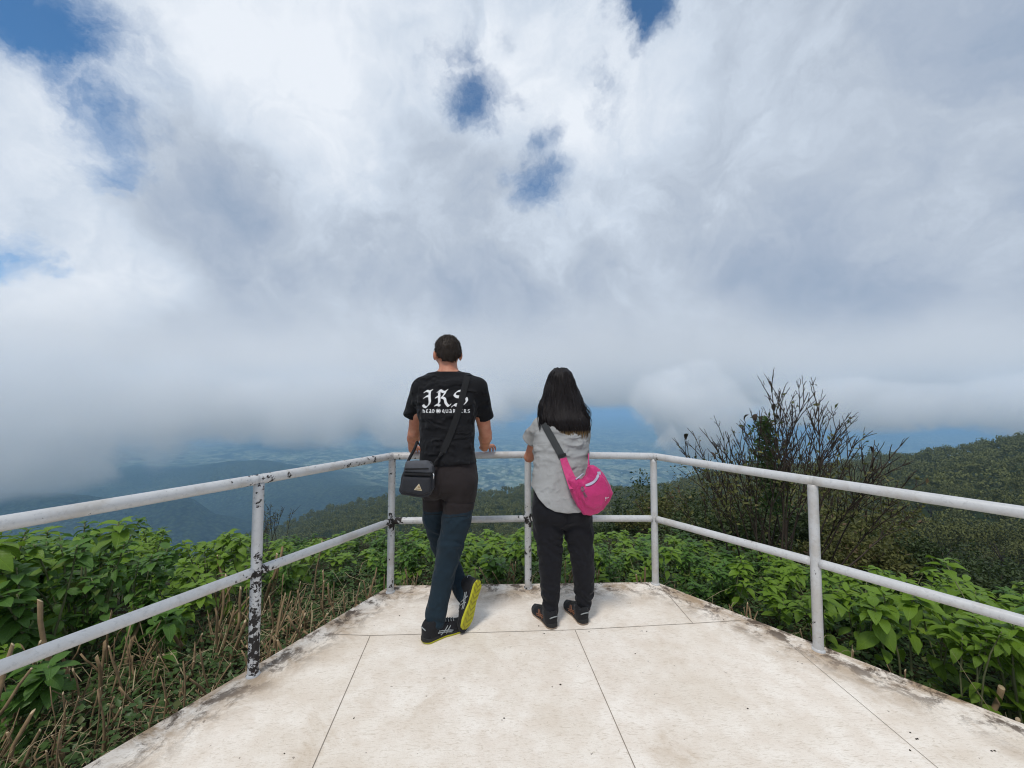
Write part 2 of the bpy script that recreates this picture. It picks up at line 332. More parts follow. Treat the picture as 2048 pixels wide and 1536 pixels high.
def build_terrain():
    az = np.concatenate([np.linspace(-math.pi, -1.15, 40, endpoint=False), np.linspace(-1.15, 1.15, 620), np.linspace(1.15, math.pi, 41)[1:]])
    r = np.concatenate([[0.0], np.linspace(.6, 14, 70, endpoint=False), np.geomspace(14, 600, 130, endpoint=False), np.geomspace(600, 17000, 230)])
    A, R = np.meshgrid(az, r, indexing='ij'); X = R * np.sin(A); Yy = R * np.cos(A); Z = ground(X, Yy)
    nA, nR = A.shape; idx = np.arange(nA * nR).reshape(nA, nR)
    F = np.stack([idx[:-1, :-1], idx[:-1, 1:], idx[1:, 1:], idx[1:, :-1]], -1).reshape(-1, 4)[:, ::-1]
    def f(t, p):
        pos = t.n('ShaderNodeNewGeometry').outputs['Position']
        far = t.mr(t.vm('LENGTH', pos), 900, 1600)
        soil = t.mix(t.noise(pos, 6, 6, .65), (.018, .014, .009), (.05, .038, .022))
        soil = t.mix(t.mr(t.noise(pos, 19, 4, .6), .5, .62), soil, (.022, .04, .012))
        wood = t.mix(t.noise(pos, .12, 6, .7), (.016, .028, .010), (.045, .06, .022))
        near = t.mix(t.mr(t.vm('LENGTH', pos), 9, 18), soil, wood)
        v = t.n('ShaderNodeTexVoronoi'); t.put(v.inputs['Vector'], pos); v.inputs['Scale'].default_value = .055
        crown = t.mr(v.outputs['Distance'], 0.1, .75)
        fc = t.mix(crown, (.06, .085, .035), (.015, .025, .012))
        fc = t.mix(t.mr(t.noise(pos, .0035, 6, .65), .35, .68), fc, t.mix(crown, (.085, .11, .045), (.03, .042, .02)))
        # fields and clearings on the flat valley floor
        z = t.n('ShaderNodeSeparateXYZ'); t.put(z.inputs[0], pos)
        flat = t.m('MULTIPLY', t.mr(z.outputs[2], -520, -585), t.mr(z.outputs[1], 2400, 3300))
        fv = t.n('ShaderNodeTexVoronoi'); t.put(fv.inputs['Vector'], pos); fv.inputs['Scale'].default_value = .026
        sepc = t.n('ShaderNodeSeparateColor'); t.put(sepc.inputs[0], fv.outputs['Color'])
        fld = t.mix(sepc.outputs[0], (.07, .11, .04), (.36, .38, .24))
        msk = t.m('MULTIPLY', flat, t.mr(t.m('ADD', t.noise(pos, .0055, 8, .70), t.m('MULTIPLY', sepc.outputs[1], .15)),   .50, .60))
        fc = t.mix(msk, fc, fld)
        sv = t.n('ShaderNodeTexVoronoi'); t.put(sv.inputs['Vector'], pos); sv.inputs['Scale'].default_value = .02
        twn = t.m('MULTIPLY', t.m('MULTIPLY', flat, t.mr(t.noise(pos, .0011, 4, .6), .52, .66)), t.mr(sv.outputs['Distance'], .16, .10))
        fc = t.mix(twn, fc, (.75, .74, .70))
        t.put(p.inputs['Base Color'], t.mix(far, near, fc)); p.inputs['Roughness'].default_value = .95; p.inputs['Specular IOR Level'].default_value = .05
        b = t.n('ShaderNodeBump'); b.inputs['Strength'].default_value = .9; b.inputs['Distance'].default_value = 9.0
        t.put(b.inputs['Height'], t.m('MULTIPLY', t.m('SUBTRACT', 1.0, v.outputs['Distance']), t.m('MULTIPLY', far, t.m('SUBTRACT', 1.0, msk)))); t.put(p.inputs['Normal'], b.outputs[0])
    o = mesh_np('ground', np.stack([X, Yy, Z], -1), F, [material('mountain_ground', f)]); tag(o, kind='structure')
build_terrain()
# ------------------------------------------------------------------ railing
def _paint(t, p):
    pos = t.n('ShaderNodeTexCoord').outputs['Object']
    a = t.n('ShaderNodeAttribute', attribute_name='var').outputs['Fac']          # how badly the paint has flaked here
    n = t.noise(pos, 30, 9, .68, .3); n2 = t.noise(pos, 9, 4, .6)
    thr = t.m('SUBTRACT', .735, t.m('MULTIPLY', a, .27))
    thr = t.m('SUBTRACT', thr, t.m('MULTIPLY', t.mr(n2, .5, .7), .055))
    chip = t.mr(n, thr, t.m('ADD', thr, .018))
    st = t.n('ShaderNodeMapping'); t.put(st.inputs[0], pos); st.inputs['Scale'].default_value = (60, 60, 60)
    c = t.mix(t.noise(pos, 14, 6, .7), (.47, .475, .48), (.66, .66, .655))
    c = t.mix(t.m('MULTIPLY', t.mr(t.noise(pos, 55, 5, .7), .52, .68), .4), c, (.32, .33, .34))
    c = t.mix(t.m('MULTIPLY', t.mr(t.noise(pos, 5, 6, .68), .48, .66), .55), c, (.42, .38, .33))
    rust = t.mix(t.noise(pos, 90, 3, .6), (.012, .012, .014), (.045, .035, .03))
    t.put(p.inputs['Base Color'], t.mix(chip, c, rust)); t.put(p.inputs['Roughness'], t.mr(chip, 0, 1, .38, .8)); p.inputs['Specular IOR Level'].default_value = .4
    t.put(p.inputs['Normal'], t.bump(t.m('SUBTRACT', t.m('MULTIPLY', t.noise(pos, 70, 4, .6), .25), chip), .5, .0015))
M_paint = material('flaking_white_paint', _paint)
def wear(P):
    P = np.asarray(P); w = np.zeros(len(P))
    for c, r, a in [((-.893, 2.94, 1.0), .26, .62), ((-1.315, 2.06, 1.0), .20, .75), ((-1.05, 2.62, 1.0), .38, .58), ((-1.65, 1.45, 1.0), .5, .22), ((-.4, 2.97, 1.0), .5, .22), ((1.4, 2.7, .97), .5, .16), ((-.89, 2.94, .52), .13, 1.0), ((-.88, 2.94, .25), .35, .45),
                    ((-1.33, 2.07, .52), .12, 1.0), ((.122, 3.0, .52), .10, 1.0), ((.122, 3.0, .28), .22, .70), ((1.1, 3.07, .98), .18, .5), ((.06, 3.0, 1.0), .12, .5), ((-.6, 2.95, 1.0), .25, .2),
                    ((-.893, 2.94, .02), .10, .7), ((1.735, 2.265, .42), .08, .6), ((1.735, 2.265, .12), .16, .5), ((1.5, 2.55, .45), .2, .3), ((-1.6, 1.5, 1.0), .25, .25)]:
        w = np.maximum(w, a * np.exp(-((np.linalg.norm(P - np.array(c), axis=1) / r) ** 2)))
    return w
def pipe(name, P, R, parent, extra=None, k=20):
    P = np.asarray(P, float); L = np.concatenate([[0], np.cumsum(np.linalg.norm(np.diff(P, axis=0), axis=1))]); n = max(2, int(L[-1] / .025)); s = np.linspace(0, L[-1], n)
    Q = np.stack([np.interp(s, L, P[:, i]) for i in range(3)], 1); mb = MB(); mb.tube(Q, R, k)
    V = np.concatenate(mb.V); w = wear(V)
    if extra is not None: w = np.maximum(w, extra(V))
    mb.A = [w]; return mb.build(name, M_paint, parent)
def build_rail():
    root = tag(empty('railing', (0.12, 2.98, 0)), 'white pipe railing with flaking paint along three sides of the concrete deck', 'railing')
    o = np.array((0.12, 2.98, 0))
    rail = [(-2.42, -.10, .995), (-1.332, 2.062, .996), (-.90, 2.935, .998), (.122, 3.0, .999), (1.108, 3.062, .979), (1.735, 2.262, .949), (2.33, 1.50, .925), (4.0, -.6, .90)]
    mid = [(-2.42, -.10, .515), (-1.332, 2.062, .523), (-.895, 2.94, .517), (.122, 3.0, .516), (1.108, 3.062, .498), (1.735, 2.262, .487), (2.33, 1.50, .465), (4.0, -.6, .45)]
    for i in range(len(rail) - 1):
        pipe('top_rail', np.array(rail[i:i + 2]), .0268, root).location = -o
        a, b = np.array(mid[i]), np.array(mid[i + 1]); e = (b - a) / np.linalg.norm(b - a)
        pipe('middle_rail', [a + e * .02, b - e * .02], .0245, root).location = -o
    for i, r in enumerate(rail[1:]):
        x, y, z = r; ex = None
        if i == 0: ex = lambda V: np.where(V[:, 2] < .50, .72 + .30 * vnoise(V[:, 0] * 9, V[:, 1] * 9, V[:, 2] * 7) + .18 * (V[:, 0] > -1.33), 0)
        if i == 1: ex = lambda V: np.where((V[:, 0] > -.885), .62, 0) * (.6 + .4 * np.sin(V[:, 2] * 17))
        if i == 2: ex = lambda V: np.where((V[:, 0] > .135) & (V[:, 2] < .45), .6, 0)
        q = pipe('post', [(x, y, -.10), (x, y, z - .02)], .0258, root, ex); q.location = -o
        mb = MB(); mb.tube([(x, y, -.002), (x, y, .004), (x, y, .010), (x, y, .013)], [.033, .0325, .029, .0255], 18, cap=False); mb.A = [np.full(len(mb.V[0]), .62)]; mb.build('collar', M_paint, root).location = -o
        mb = MB()   # welded knuckle where rails and post meet
        th = np.linspace(0, np.pi, 9); mb.tube(np.stack([np.full(9, x), np.full(9, y), z - .0275 * np.cos(th)], 1), .0275 * np.sin(th) + .0005, 16, cap=False)
        mb.A = [wear(np.concatenate(mb.V))]; c = mb.build('weld', M_paint, root); c.location = -o
build_rail()

# ------------------------------------------------------------------ foliage materials
def leafmat(name, lo, hi, back=1.35, trans=.35, veins=True, rough=.45, dry=None, dryp=.90, ow=.26):
    def f(t, p):
        a = t.n('ShaderNodeAttribute', attribute_name='var').outputs['Fac']
        oi = t.n('ShaderNodeObjectInfo').outputs['Random']
        k = t.m('ADD', t.m('MULTIPLY', a, 1 - ow), t.m('MULTIPLY', oi, ow))
        c = t.mix(k, lo, hi)
        if dry is not None: c = t.mix(t.mr(t.m('FRACT', t.m('MULTIPLY', a, 37.7)), dryp, dryp + .03), c, dry)
        uv = t.n('ShaderNodeTexCoord').outputs['UV']; nrm = None
        if veins:
            sx = t.n('ShaderNodeSeparateXYZ'); t.put(sx.inputs[0], uv)
            au = t.m('ABSOLUTE', sx.outputs[0])
            side = t.m('FRACT', t.m('SUBTRACT', t.m('MULTIPLY', sx.outputs[1], 8.0), t.m('MULTIPLY', au, 2.6)))
            vein = t.m('MAXIMUM', t.mr(au, .07, .015), t.m('MULTIPLY', t.mr(t.m('ABSOLUTE', t.m('SUBTRACT', side, .5)), .09, .02), .6))
            c = t.mix(t.m('MULTIPLY', vein, .45), c, tuple(min(1, x * 1.9 + .02) for x in hi))
            nrm = t.bump(t.m('SUBTRACT', t.noise(uv, 7, 3, .6), vein), .45, .006)
        g = t.n('ShaderNodeNewGeometry').outputs['Backfacing']
        c = t.mix(t.m('MULTIPLY', g, .6), c, tuple(min(1, x * back) for x in hi))
        t.put(p.inputs['Base Color'], c); p.inputs['Roughness'].default_value = rough; p.inputs['Specular IOR Level'].default_value = .35
        if nrm is not None: t.put(p.inputs['Normal'], nrm)
        tr = t.n('ShaderNodeBsdfTranslucent'); t.put(tr.inputs[0], t.mix(.5, c, tuple(min(1, x * 1.5) for x in hi)))
        mx = t.n('ShaderNodeMixShader'); mx.inputs[0].default_value = trans; t.L.new(p.outputs[0], mx.inputs[1]); t.L.new(tr.outputs[0], mx.inputs[2]); return mx.outputs[0]
    return material(name, f)
M_leaf = leafmat('broad_leaf', (.016, .050, .009), (.165, .275, .026), rough=.40, dry=(.24, .22, .05), dryp=.965)
M_leaf2 = leafmat('narrow_leaf', (.012, .040, .010), (.095, .195, .032), rough=.38, dry=(.20, .15, .05), dryp=.95)
M_small = leafmat('small_leaf', (.012, .032, .009), (.065, .118, .028), veins=False, dry=(.16, .10, .05))
M_scrub = leafmat('scrub_leaf', (.024, .034, .010), (.125, .130, .036), veins=False, trans=.2, rough=.7, dry=(.14, .09, .05))
M_dark = leafmat('dark_leaf', (.012, .026, .009), (.05, .075, .022), veins=False, trans=.2, rough=.55)
M_tree = leafmat('tree_leaf', (.008, .016, .005), (.120, .130, .038), ow=.42, veins=False, trans=.15, rough=.8)
M_stem = plain('green_stem', (.16, .17, .08), .7, .4, 30)
M_twig = plain('dark_twig', (.050, .036, .027), .85, .4, 40)
M_stick = plain('dry_stick', (.25, .172, .095), .85, .6, 12, .4)
M_straw = plain('straw', (.30, .24, .14), .8, .5, 4)
M_cut = plain('cut_wood', (.52, .40, .25), .8, .2, 60)
M_bark = plain('bark', (.05, .04, .03), .9, .4, 3)

LEAF_T = np.array([0, .10, .28, .50, .72, .88, 1.0]); LEAF_W = np.array([.02, .46, .92, 1.0, .66, .30, .0])
def add_leaf(mb, base, az, el, L, Wd, droop, fold, var, roll=0.0):
    """a pointed leaf with a folded blade and a drooping midrib"""
    d = np.array((math.cos(az) * math.cos(el), math.sin(az) * math.cos(el), math.sin(el))); s = np.array((-math.sin(az), math.cos(az), 0)); n = np.cross(s, d) * -1
    n = np.cross(d, s); cr, sr = math.cos(roll), math.sin(roll); s, n = s * cr + n * sr, n * cr - s * sr
    V = []; U = []
    p = np.array(base, float); ang = 0.0; prev = 0.0
    wav = random.uniform(0, 6)
    for i, (t, w) in enumerate(zip(LEAF_T, LEAF_W)):
        ds = (t - prev) * L; ang = droop * t; prev = t
        dd = d * math.cos(ang) - n * math.sin(ang); nn = n * math.cos(ang) + d * math.sin(ang); p = p + dd * ds
        hw = w * Wd * .5; up = fold * hw + .06 * Wd * math.sin(wav + 9 * t)
        V += [p - s * hw + nn * up, p, p + s * hw + nn * (fold * hw + .06 * Wd * math.sin(wav + 2 + 8 * t))]; U += [(-w, t), (0, t), (w, t)]
    F = []
    for i in range(len(LEAF_T) - 1):
        a = i * 3; F += [(a, a + 1, a + 4, a + 3), (a + 1, a + 2, a + 5, a + 4)]
    mb.add(V, F, var, U)
def plant_proto(kind):
    """several pale stems, each ending in a whorl of large soft leaves"""
    st = MB(); lf = MB(); hgt = 1.0
    for s in range(kind['stems']):
        a = random.uniform(0, 2 * math.pi); r0 = random.uniform(0, .05); lean = random.uniform(.05, .38); h = hgt * random.uniform(.62, 1.0)
        t = np.linspace(0, 1, 6); P = np.stack([(r0 + lean * h * t ** 1.4) * math.cos(a) + .02 * np.sin(5 * t + s), (r0 + lean * h * t ** 1.4) * math.sin(a) + .02 * np.cos(4 * t + s), h * t], 1)
        st.tube(P, np.linspace(.0085, .004, 6), 6)
        top = P[-1]; young = random.uniform(.45, .95); a0 = random.random() * 6
        nl = random.randint(*kind['whorl'])
        for i in range(nl):
            f = i / nl; L = kind['len'] * random.uniform(.75, 1.15) * (1.0 - .35 * f)
            b = top + np.array((0, 0, -.10 * (1 - f)))
            add_leaf(lf, b, a0 + i * 2.4 + random.uniform(-.3, .3), .15 + .75 * f + random.uniform(-.25, .2), L, L * random.uniform(.42, .54), random.uniform(.6, 1.5), random.uniform(.1, .45), float(np.clip(young * (.25 + .75 * f) + random.uniform(-.22, .22), 0, 1)), random.uniform(-.4, .4))
        for i in range(kind['low']):
            tt = random.uniform(.25, .9); b = np.array([np.interp(tt, t, P[:, k]) for k in range(3)]); L = kind['len'] * random.uniform(.6, 1.1)
            add_leaf(lf, b, random.uniform(0, 6.28), random.uniform(-.5, .4), L, L * random.uniform(.42, .56), random.uniform(.5, 1.3), random.uniform(.05, .35), random.uniform(.02, .45), random.uniform(-.5, .5))
    return st, lf
PROTO = []
for i in range(9):
    k = dict(stems=random.randint(3, 6), whorl=(7, 12), low=random.randint(4, 8), len=(.20, .22, .17, .24, .13, .19, .15, .21, .11)[i])
    if k['len'] < .14: k.update(stems=9, whorl=(9, 14), low=14)
    PROTO.append(plant_proto(k))
def copy_thing(root, kids):
    r = root.copy(); COL.objects.link(r)
    for ch in kids:
        c = ch.copy(); COL.objects.link(c); c.parent = r
    return r
def build_plants():
    protos = []
    for i, (st, lf) in enumerate(PROTO):
        r = empty('broadleaf_plant'); a = st.build('stem', M_stem, r); b = lf.build('foliage', M_leaf2 if i in (3, 4, 8) else M_leaf, r, smooth=True); protos.append([r, [a, b], False])
    G = {'left': ('pale stemmed plant with big soft green leaves in the mass left of the deck', 'leafy plants left of the deck'),
         'front': ('low leafy green plant beyond the front edge of the deck', 'leafy plants beyond the front rail'),
         'right': ('dark green broad leaved plant in the bank right of the deck', 'leafy plants right of the deck')}
    pts = []
    def ok(x, y, m): return all((x - a) ** 2 + (y - b) ** 2 > m * m for a, b in pts)
    rr = random.Random(11); spots = []
    def fill(n, side, xr, yr, dmin, dmax, m, hfun):
        c = 0; tries = 0
        while c < n and tries < 6000:
            tries += 1; x = rr.uniform(*xr); y = rr.uniform(*yr); d = float(deck_dist(x, y))
            if not dmin < d < dmax or not ok(x, y, m): continue
            if abs(x / y) > 1.75: continue
            pts.append((x, y)); spots.append((x, y, side, hfun(x, y, d, rr))); c += 1
    # the wanted top of each plant sets its height
    top_l = lambda x, y, d, q: 1.4 - (np.interp(x / y * FPX + 1024, [-300, 0, 300, 430, 520, 640, 740, 790], [1040, 1035, 1032, 1055, 1040, 1080, 1115, 1100]) - 805 + q.choice([0, 0, 8, 20, 45, 80])) / FPX * y
    top_f = lambda x, y, d, q: 1.4 - (np.interp(x / y * FPX + 1024, [740, 830, 900, 1000, 1060, 1200, 1330], [1090, 1045, 1060, 1040, 1045, 1075, 1062]) - 805 + q.choice([0, 6, 15, 40, 70])) / FPX * y
    top_r = lambda x, y, d, q: 1.4 - (np.interp(x / y * FPX + 1024, [1200, 1330, 1450, 1560, 1700, 1850, 2048, 2300], [1070, 1066, 1085, 1100, 1125, 1120, 1140, 1150]) - 805 + q.choice([0, 0, 10, 30, 60])) / FPX * y
    fill(92, 'left', (-8.5, -1.0), (1.5, 6.2), .95, 5.0, .30, top_l)
    fill(58, 'front', (-1.2, 1.6), (3.3, 5.6), .30, 2.6, .22, top_f)
    fill(105, 'right', (1.1, 7.0), (1.3, 5.4), .34, 3.2, .25, top_r)
    for n, (x, y, side, top) in enumerate(spots):
        z = float(ground(x, y)); h = float(np.clip(top - z - .02, .30, 1.25))
        if side == 'left' and float(deck_dist(x, y)) < 1.5: h = min(h, .62)
        pr = protos[n % len(protos)]
        if not pr[2]: o = pr[0]; pr[2] = True
        else: o = copy_thing(pr[0], pr[1])
        s = h / 1.0; leaf = np.clip(1.15 - .25 * (s - .6), .7, 1.2) if s < .6 else 1
        o.location = (x, y, z - .03); o.rotation_euler = (rr.uniform(-.1, .1), rr.uniform(-.1, .1), rr.uniform(0, 6.28)); w = max(s, .62) * rr.uniform(.9, 1.1); o.scale = (w, w, max(s, .3))
        tag(o, G[side][0], 'plant', G[side][1])
build_plants()

# ------------------------------------------------------------------ cut stems, fallen twigs, ground cover
def stem_proto(i):
    mb = MB(); L = random.uniform(.75, 1.0); n = 7; t = np.linspace(0, 1, n); b = random.uniform(-.10, .10); c = random.uniform(-.07, .07)
    P = np.stack([b * t ** 2 + .018 * np.sin(9 * t + i), c * t ** 2 + .015 * np.cos(8 * t + i), L * t], 1); r = random.uniform(.012, .024)
    R = r * (1 - .35 * t) * (1 + .12 * np.sin(23 * t + i)); mb.tube(P, R, 8, m=0, mcap=1)
    mb.V[-1][-8:, 2] += np.cos(np.arange(8) * np.pi / 4) * r * random.uniform(.5, 1.6)      # slanting cut
    if i % 3 != 0:
        q = P[3]; a = random.uniform(0, 6.28); l2 = random.uniform(.25, .5); s = np.linspace(0, 1, 5)[:, None]
        mb.tube(q + s * np.array((math.cos(a) * .4, math.sin(a) * .4, .9)) * l2 + .02 * np.sin(6 * s), np.linspace(r * .6, r * .42, 5), 7, m=0, mcap=1)
    if i % 4 == 1:
        q = P[2]; a = random.uniform(0, 6.28); l2 = random.uniform(.15, .3); s = np.linspace(0, 1, 4)[:, None]
        mb.tube(q + s * np.array((math.cos(a) * .7, math.sin(a) * .7, .7)) * l2, np.linspace(r * .5, r * .4, 4), 6, m=0, mcap=1)
    return mb
def build_stems():
    P = [stem_proto(i).build('cut_stem', [M_stick, M_cut]) for i in range(10)]; used = [False] * 10; rr = random.Random(5)
    G = {'left': ('brown or straw coloured stem cut off short in the cleared strip left of the deck', 'cut stems left of the deck'),
         'front': ('thin pale stem cut off just beyond the front edge of the deck', 'cut stems beyond the front edge'),
         'right': ('thin cut stem at the grimy right edge of the deck', 'cut stems right of the deck')}
    spots = []
    def put(n, side, xr, yr, d0, d1, h0, h1, w0=.7, w1=1.1):
        c = 0
        while c < n:
            x = rr.uniform(*xr); y = rr.uniform(*yr); d = float(deck_dist(x, y))
            if not d0 < d < d1 or abs(x / y) > 1.5: continue
            spots.append((x, y, side, rr.uniform(h0, h1), rr.uniform(w0, w1))); c += 1
    put(60, 'left', (-3.4, -1.0), (1.25, 3.2), .06, 1.25, .22, .48, .28, .62); put(16, 'left', (-1.6, -1.0), (2.2, 3.1), .05, .32, .22, .40, .35, .55); put(18, 'left', (-3.8, -1.4), (1.5, 3.6), .7, 1.7, .5, .8, .45, .8)
    put(85, 'left', (-3.3, -1.0), (1.25, 3.2), .05, 1.3, .30, .56, .22, .40)
    put(34, 'front', (-.95, 1.2), (3.10, 3.6), .06, .45, .22, .46, .30, .5)
    put(30, 'right', (1.15, 2.1), (2.05, 3.2), .05, .22, .26, .42, .22, .42); put(9, 'right', (2.0, 3.0), (1.3, 2.1), .05, .35, .22, .36, .4, .9)
    for n, (x, y, side, h, w) in enumerate(spots):
        i = n % 10
        if used[i]: o = P[i].copy(); COL.objects.link(o)
        else: o = P[i]; used[i] = True
        o.location = (x, y, float(ground(x, y)) - .04); o.scale = (w, w, h); tl = .20 if side == 'left' else .13
        o.rotation_euler = (rr.gauss(0, tl), rr.gauss(0, tl), rr.uniform(0, 6.28)); tag(o, G[side][0], 'cut stem', G[side][1])
    # fallen twigs across the cleared strip
    T = []
    for i in range(5):
        mb = MB(); t = np.linspace(0, 1, 8); Q = np.stack([t - .5, .10 * np.sin(3 * t + i), .06 * np.sin(5 * t + i)], 1); mb.tube(Q, np.linspace(.008, .003, 8), 6, m=0, mcap=1)
        for j in range(3):
            q = Q[2 + j]; a = random.choice((-1, 1)) * random.uniform(.4, .9); s = np.linspace(0, 1, 4)[:, None]; mb.tube(q + s * np.array((math.cos(a), math.sin(a), .3)) * random.uniform(.15, .3), np.linspace(.006, .003, 4), 5)
        T.append(mb.build('fallen_twig', [M_stick, M_cut]))
    us = [False] * 5
    for n in range(20):
        while True:
            x = rr.uniform(-3.3, -1.0); y = rr.uniform(1.25, 3.3); d = float(deck_dist(x, y))
            if .08 < d < 1.4 and abs(x / y) < 1.5: break
        i = n % 5; o = T[i] if not us[i] else T[i].copy()
        if us[i]: COL.objects.link(o)
        us[i] = True; s = rr.uniform(.35, .75); s = min(s, 1.6 * d + .2); o.scale = (s, s, s); o.location = (x, y, float(ground(x, y)) + rr.uniform(.02, .16)); o.rotation_euler = (rr.uniform(-.3, .3), rr.uniform(-.5, .5), rr.uniform(0, 6.28))
        tag(o, 'thin dry twig lying among the cut stems left of the deck', 'twig', 'fallen twigs left of the deck')
    # ground cover: small creeping leaves and dead litter
    N = 120000; x = rng.uniform(-5.5, 5.5, N); y = rng.uniform(1.0, 6.0, N); d = deck_dist(x, y); keep = (d > .02) & (d < 3.2) & (np.abs(x / y) < 1.7) & ((d < 1.7) | (rng.random(N) < .4)); x = x[keep]; y = y[keep]; d = d[keep]; n = len(x)
    clump = vnoise(x * 2.2, y * 2.2, 0); keep = (clump > -.75) | (rng.random(n) < .6); x = x[keep]; y = y[keep]; d = d[keep]; n = len(x)
    z = ground(x, y) + rng.uniform(.0, .17, n) * (1 + .5 * vnoise(x * 2, y * 2, 4)); L = rng.uniform(.016, .048, n); a = rng.uniform(0, 6.28, n); el = rng.uniform(-.5, .7, n)
    dv = np.stack([np.cos(a) * np.cos(el), np.sin(a) * np.cos(el), np.sin(el)], 1); sv = np.stack([-np.sin(a), np.cos(a), rng.uniform(-.4, .4, n)], 1); c = np.stack([x, y, z], 1)
    w = (L * rng.uniform(.25, .42, n))[:, None]; L = L[:, None]
    nv = np.cross(dv, sv)
    V = np.stack([c, c + dv * L * .45 + sv * w + nv * w * .3, c + dv * L, c + dv * L * .45 - sv * w + nv * w * .3], 1).reshape(-1, 3)
    F = np.arange(n * 4).reshape(-1, 4); F = np.concatenate([F[:, [0, 1, 2]], F[:, [0, 2, 3]]])
    o = mesh_np('ground_cover', V, F, [M_small], None, True, np.repeat(rng.random(n), 4)); tag(o, kind='stuff')
    N2 = 4200; x = rng.uniform(-3.8, 3.6, N2); y = rng.uniform(1.15, 3.7, N2); d2 = deck_dist(x, y); k2 = (d2 > .03) & (d2 < np.where(x < -.8, 1.5, .35)) & (np.abs(x / y) < 1.6); x = x[k2]; y = y[k2]; n2 = len(x)
    z = ground(x, y) + rng.uniform(0, .22, n2); a = rng.uniform(0, 6.28, n2); el = rng.normal(.35, .55, n2); L = rng.uniform(.08, .30, n2)[:, None]; w = rng.uniform(.0012, .0026, n2)[:, None]; c = np.stack([x, y, z], 1)
    dv = np.stack([np.cos(a) * np.cos(el), np.sin(a) * np.cos(el), np.sin(el)], 1); sv = np.stack([-np.sin(a), np.cos(a), np.zeros(n2)], 1); e = c + dv * L; e[:, 2] -= .05; md = c + dv * L * .5 + sv * rng.normal(0, .02, n2)[:, None]; md[:, 2] += .01
    lim = deck_dist(e[:, 0], e[:, 1]) > -.04
    S = np.stack([c - sv * w, c + sv * w, md - sv * w, md + sv * w, e - sv * w * .3, e + sv * w * .3], 1)[lim].reshape(-1, 3); q = np.arange(len(S) // 6)[:, None] * 6; FF = np.concatenate([q + np.array([0, 1, 3, 2]), q + np.array([2, 3, 5, 4])])
    tag(mesh_np('dry_grass', S, FF, [M_straw]), kind='stuff')
build_stems()

# ------------------------------------------------------------------ scrub and shrubs near the deck
def leaf_cloud(C, size, spread=1.0, up=.3, seed=1):
    """many small pointed leaves, one around each given point; returns vertices, faces, per-leaf value"""
    g = np.random.default_rng(seed); n = len(C); a = g.uniform(0, 6.28, n); el = g.normal(up, .5, n)
    dv = np.stack([np.cos(a) * np.cos(el), np.sin(a) * np.cos(el), np.sin(el)], 1); sv = np.cross(dv, g.normal(size=(n, 3))); sv /= np.linalg.norm(sv, axis=1)[:, None] + 1e-9
    L = (size * g.uniform(.6, 1.3, n))[:, None]; w = L * .24; nv = np.cross(dv, sv)
    V = np.stack([C, C + dv * L * .5 + sv * w + nv * w * .35, C + dv * L, C + dv * L * .5 - sv * w + nv * w * .35], 1).reshape(-1, 3)
    F = np.arange(n * 4).reshape(-1, 4); return V, np.concatenate([F[:, [0, 1, 2]], F[:, [0, 2, 3]]]), np.repeat(g.random(n), 4)
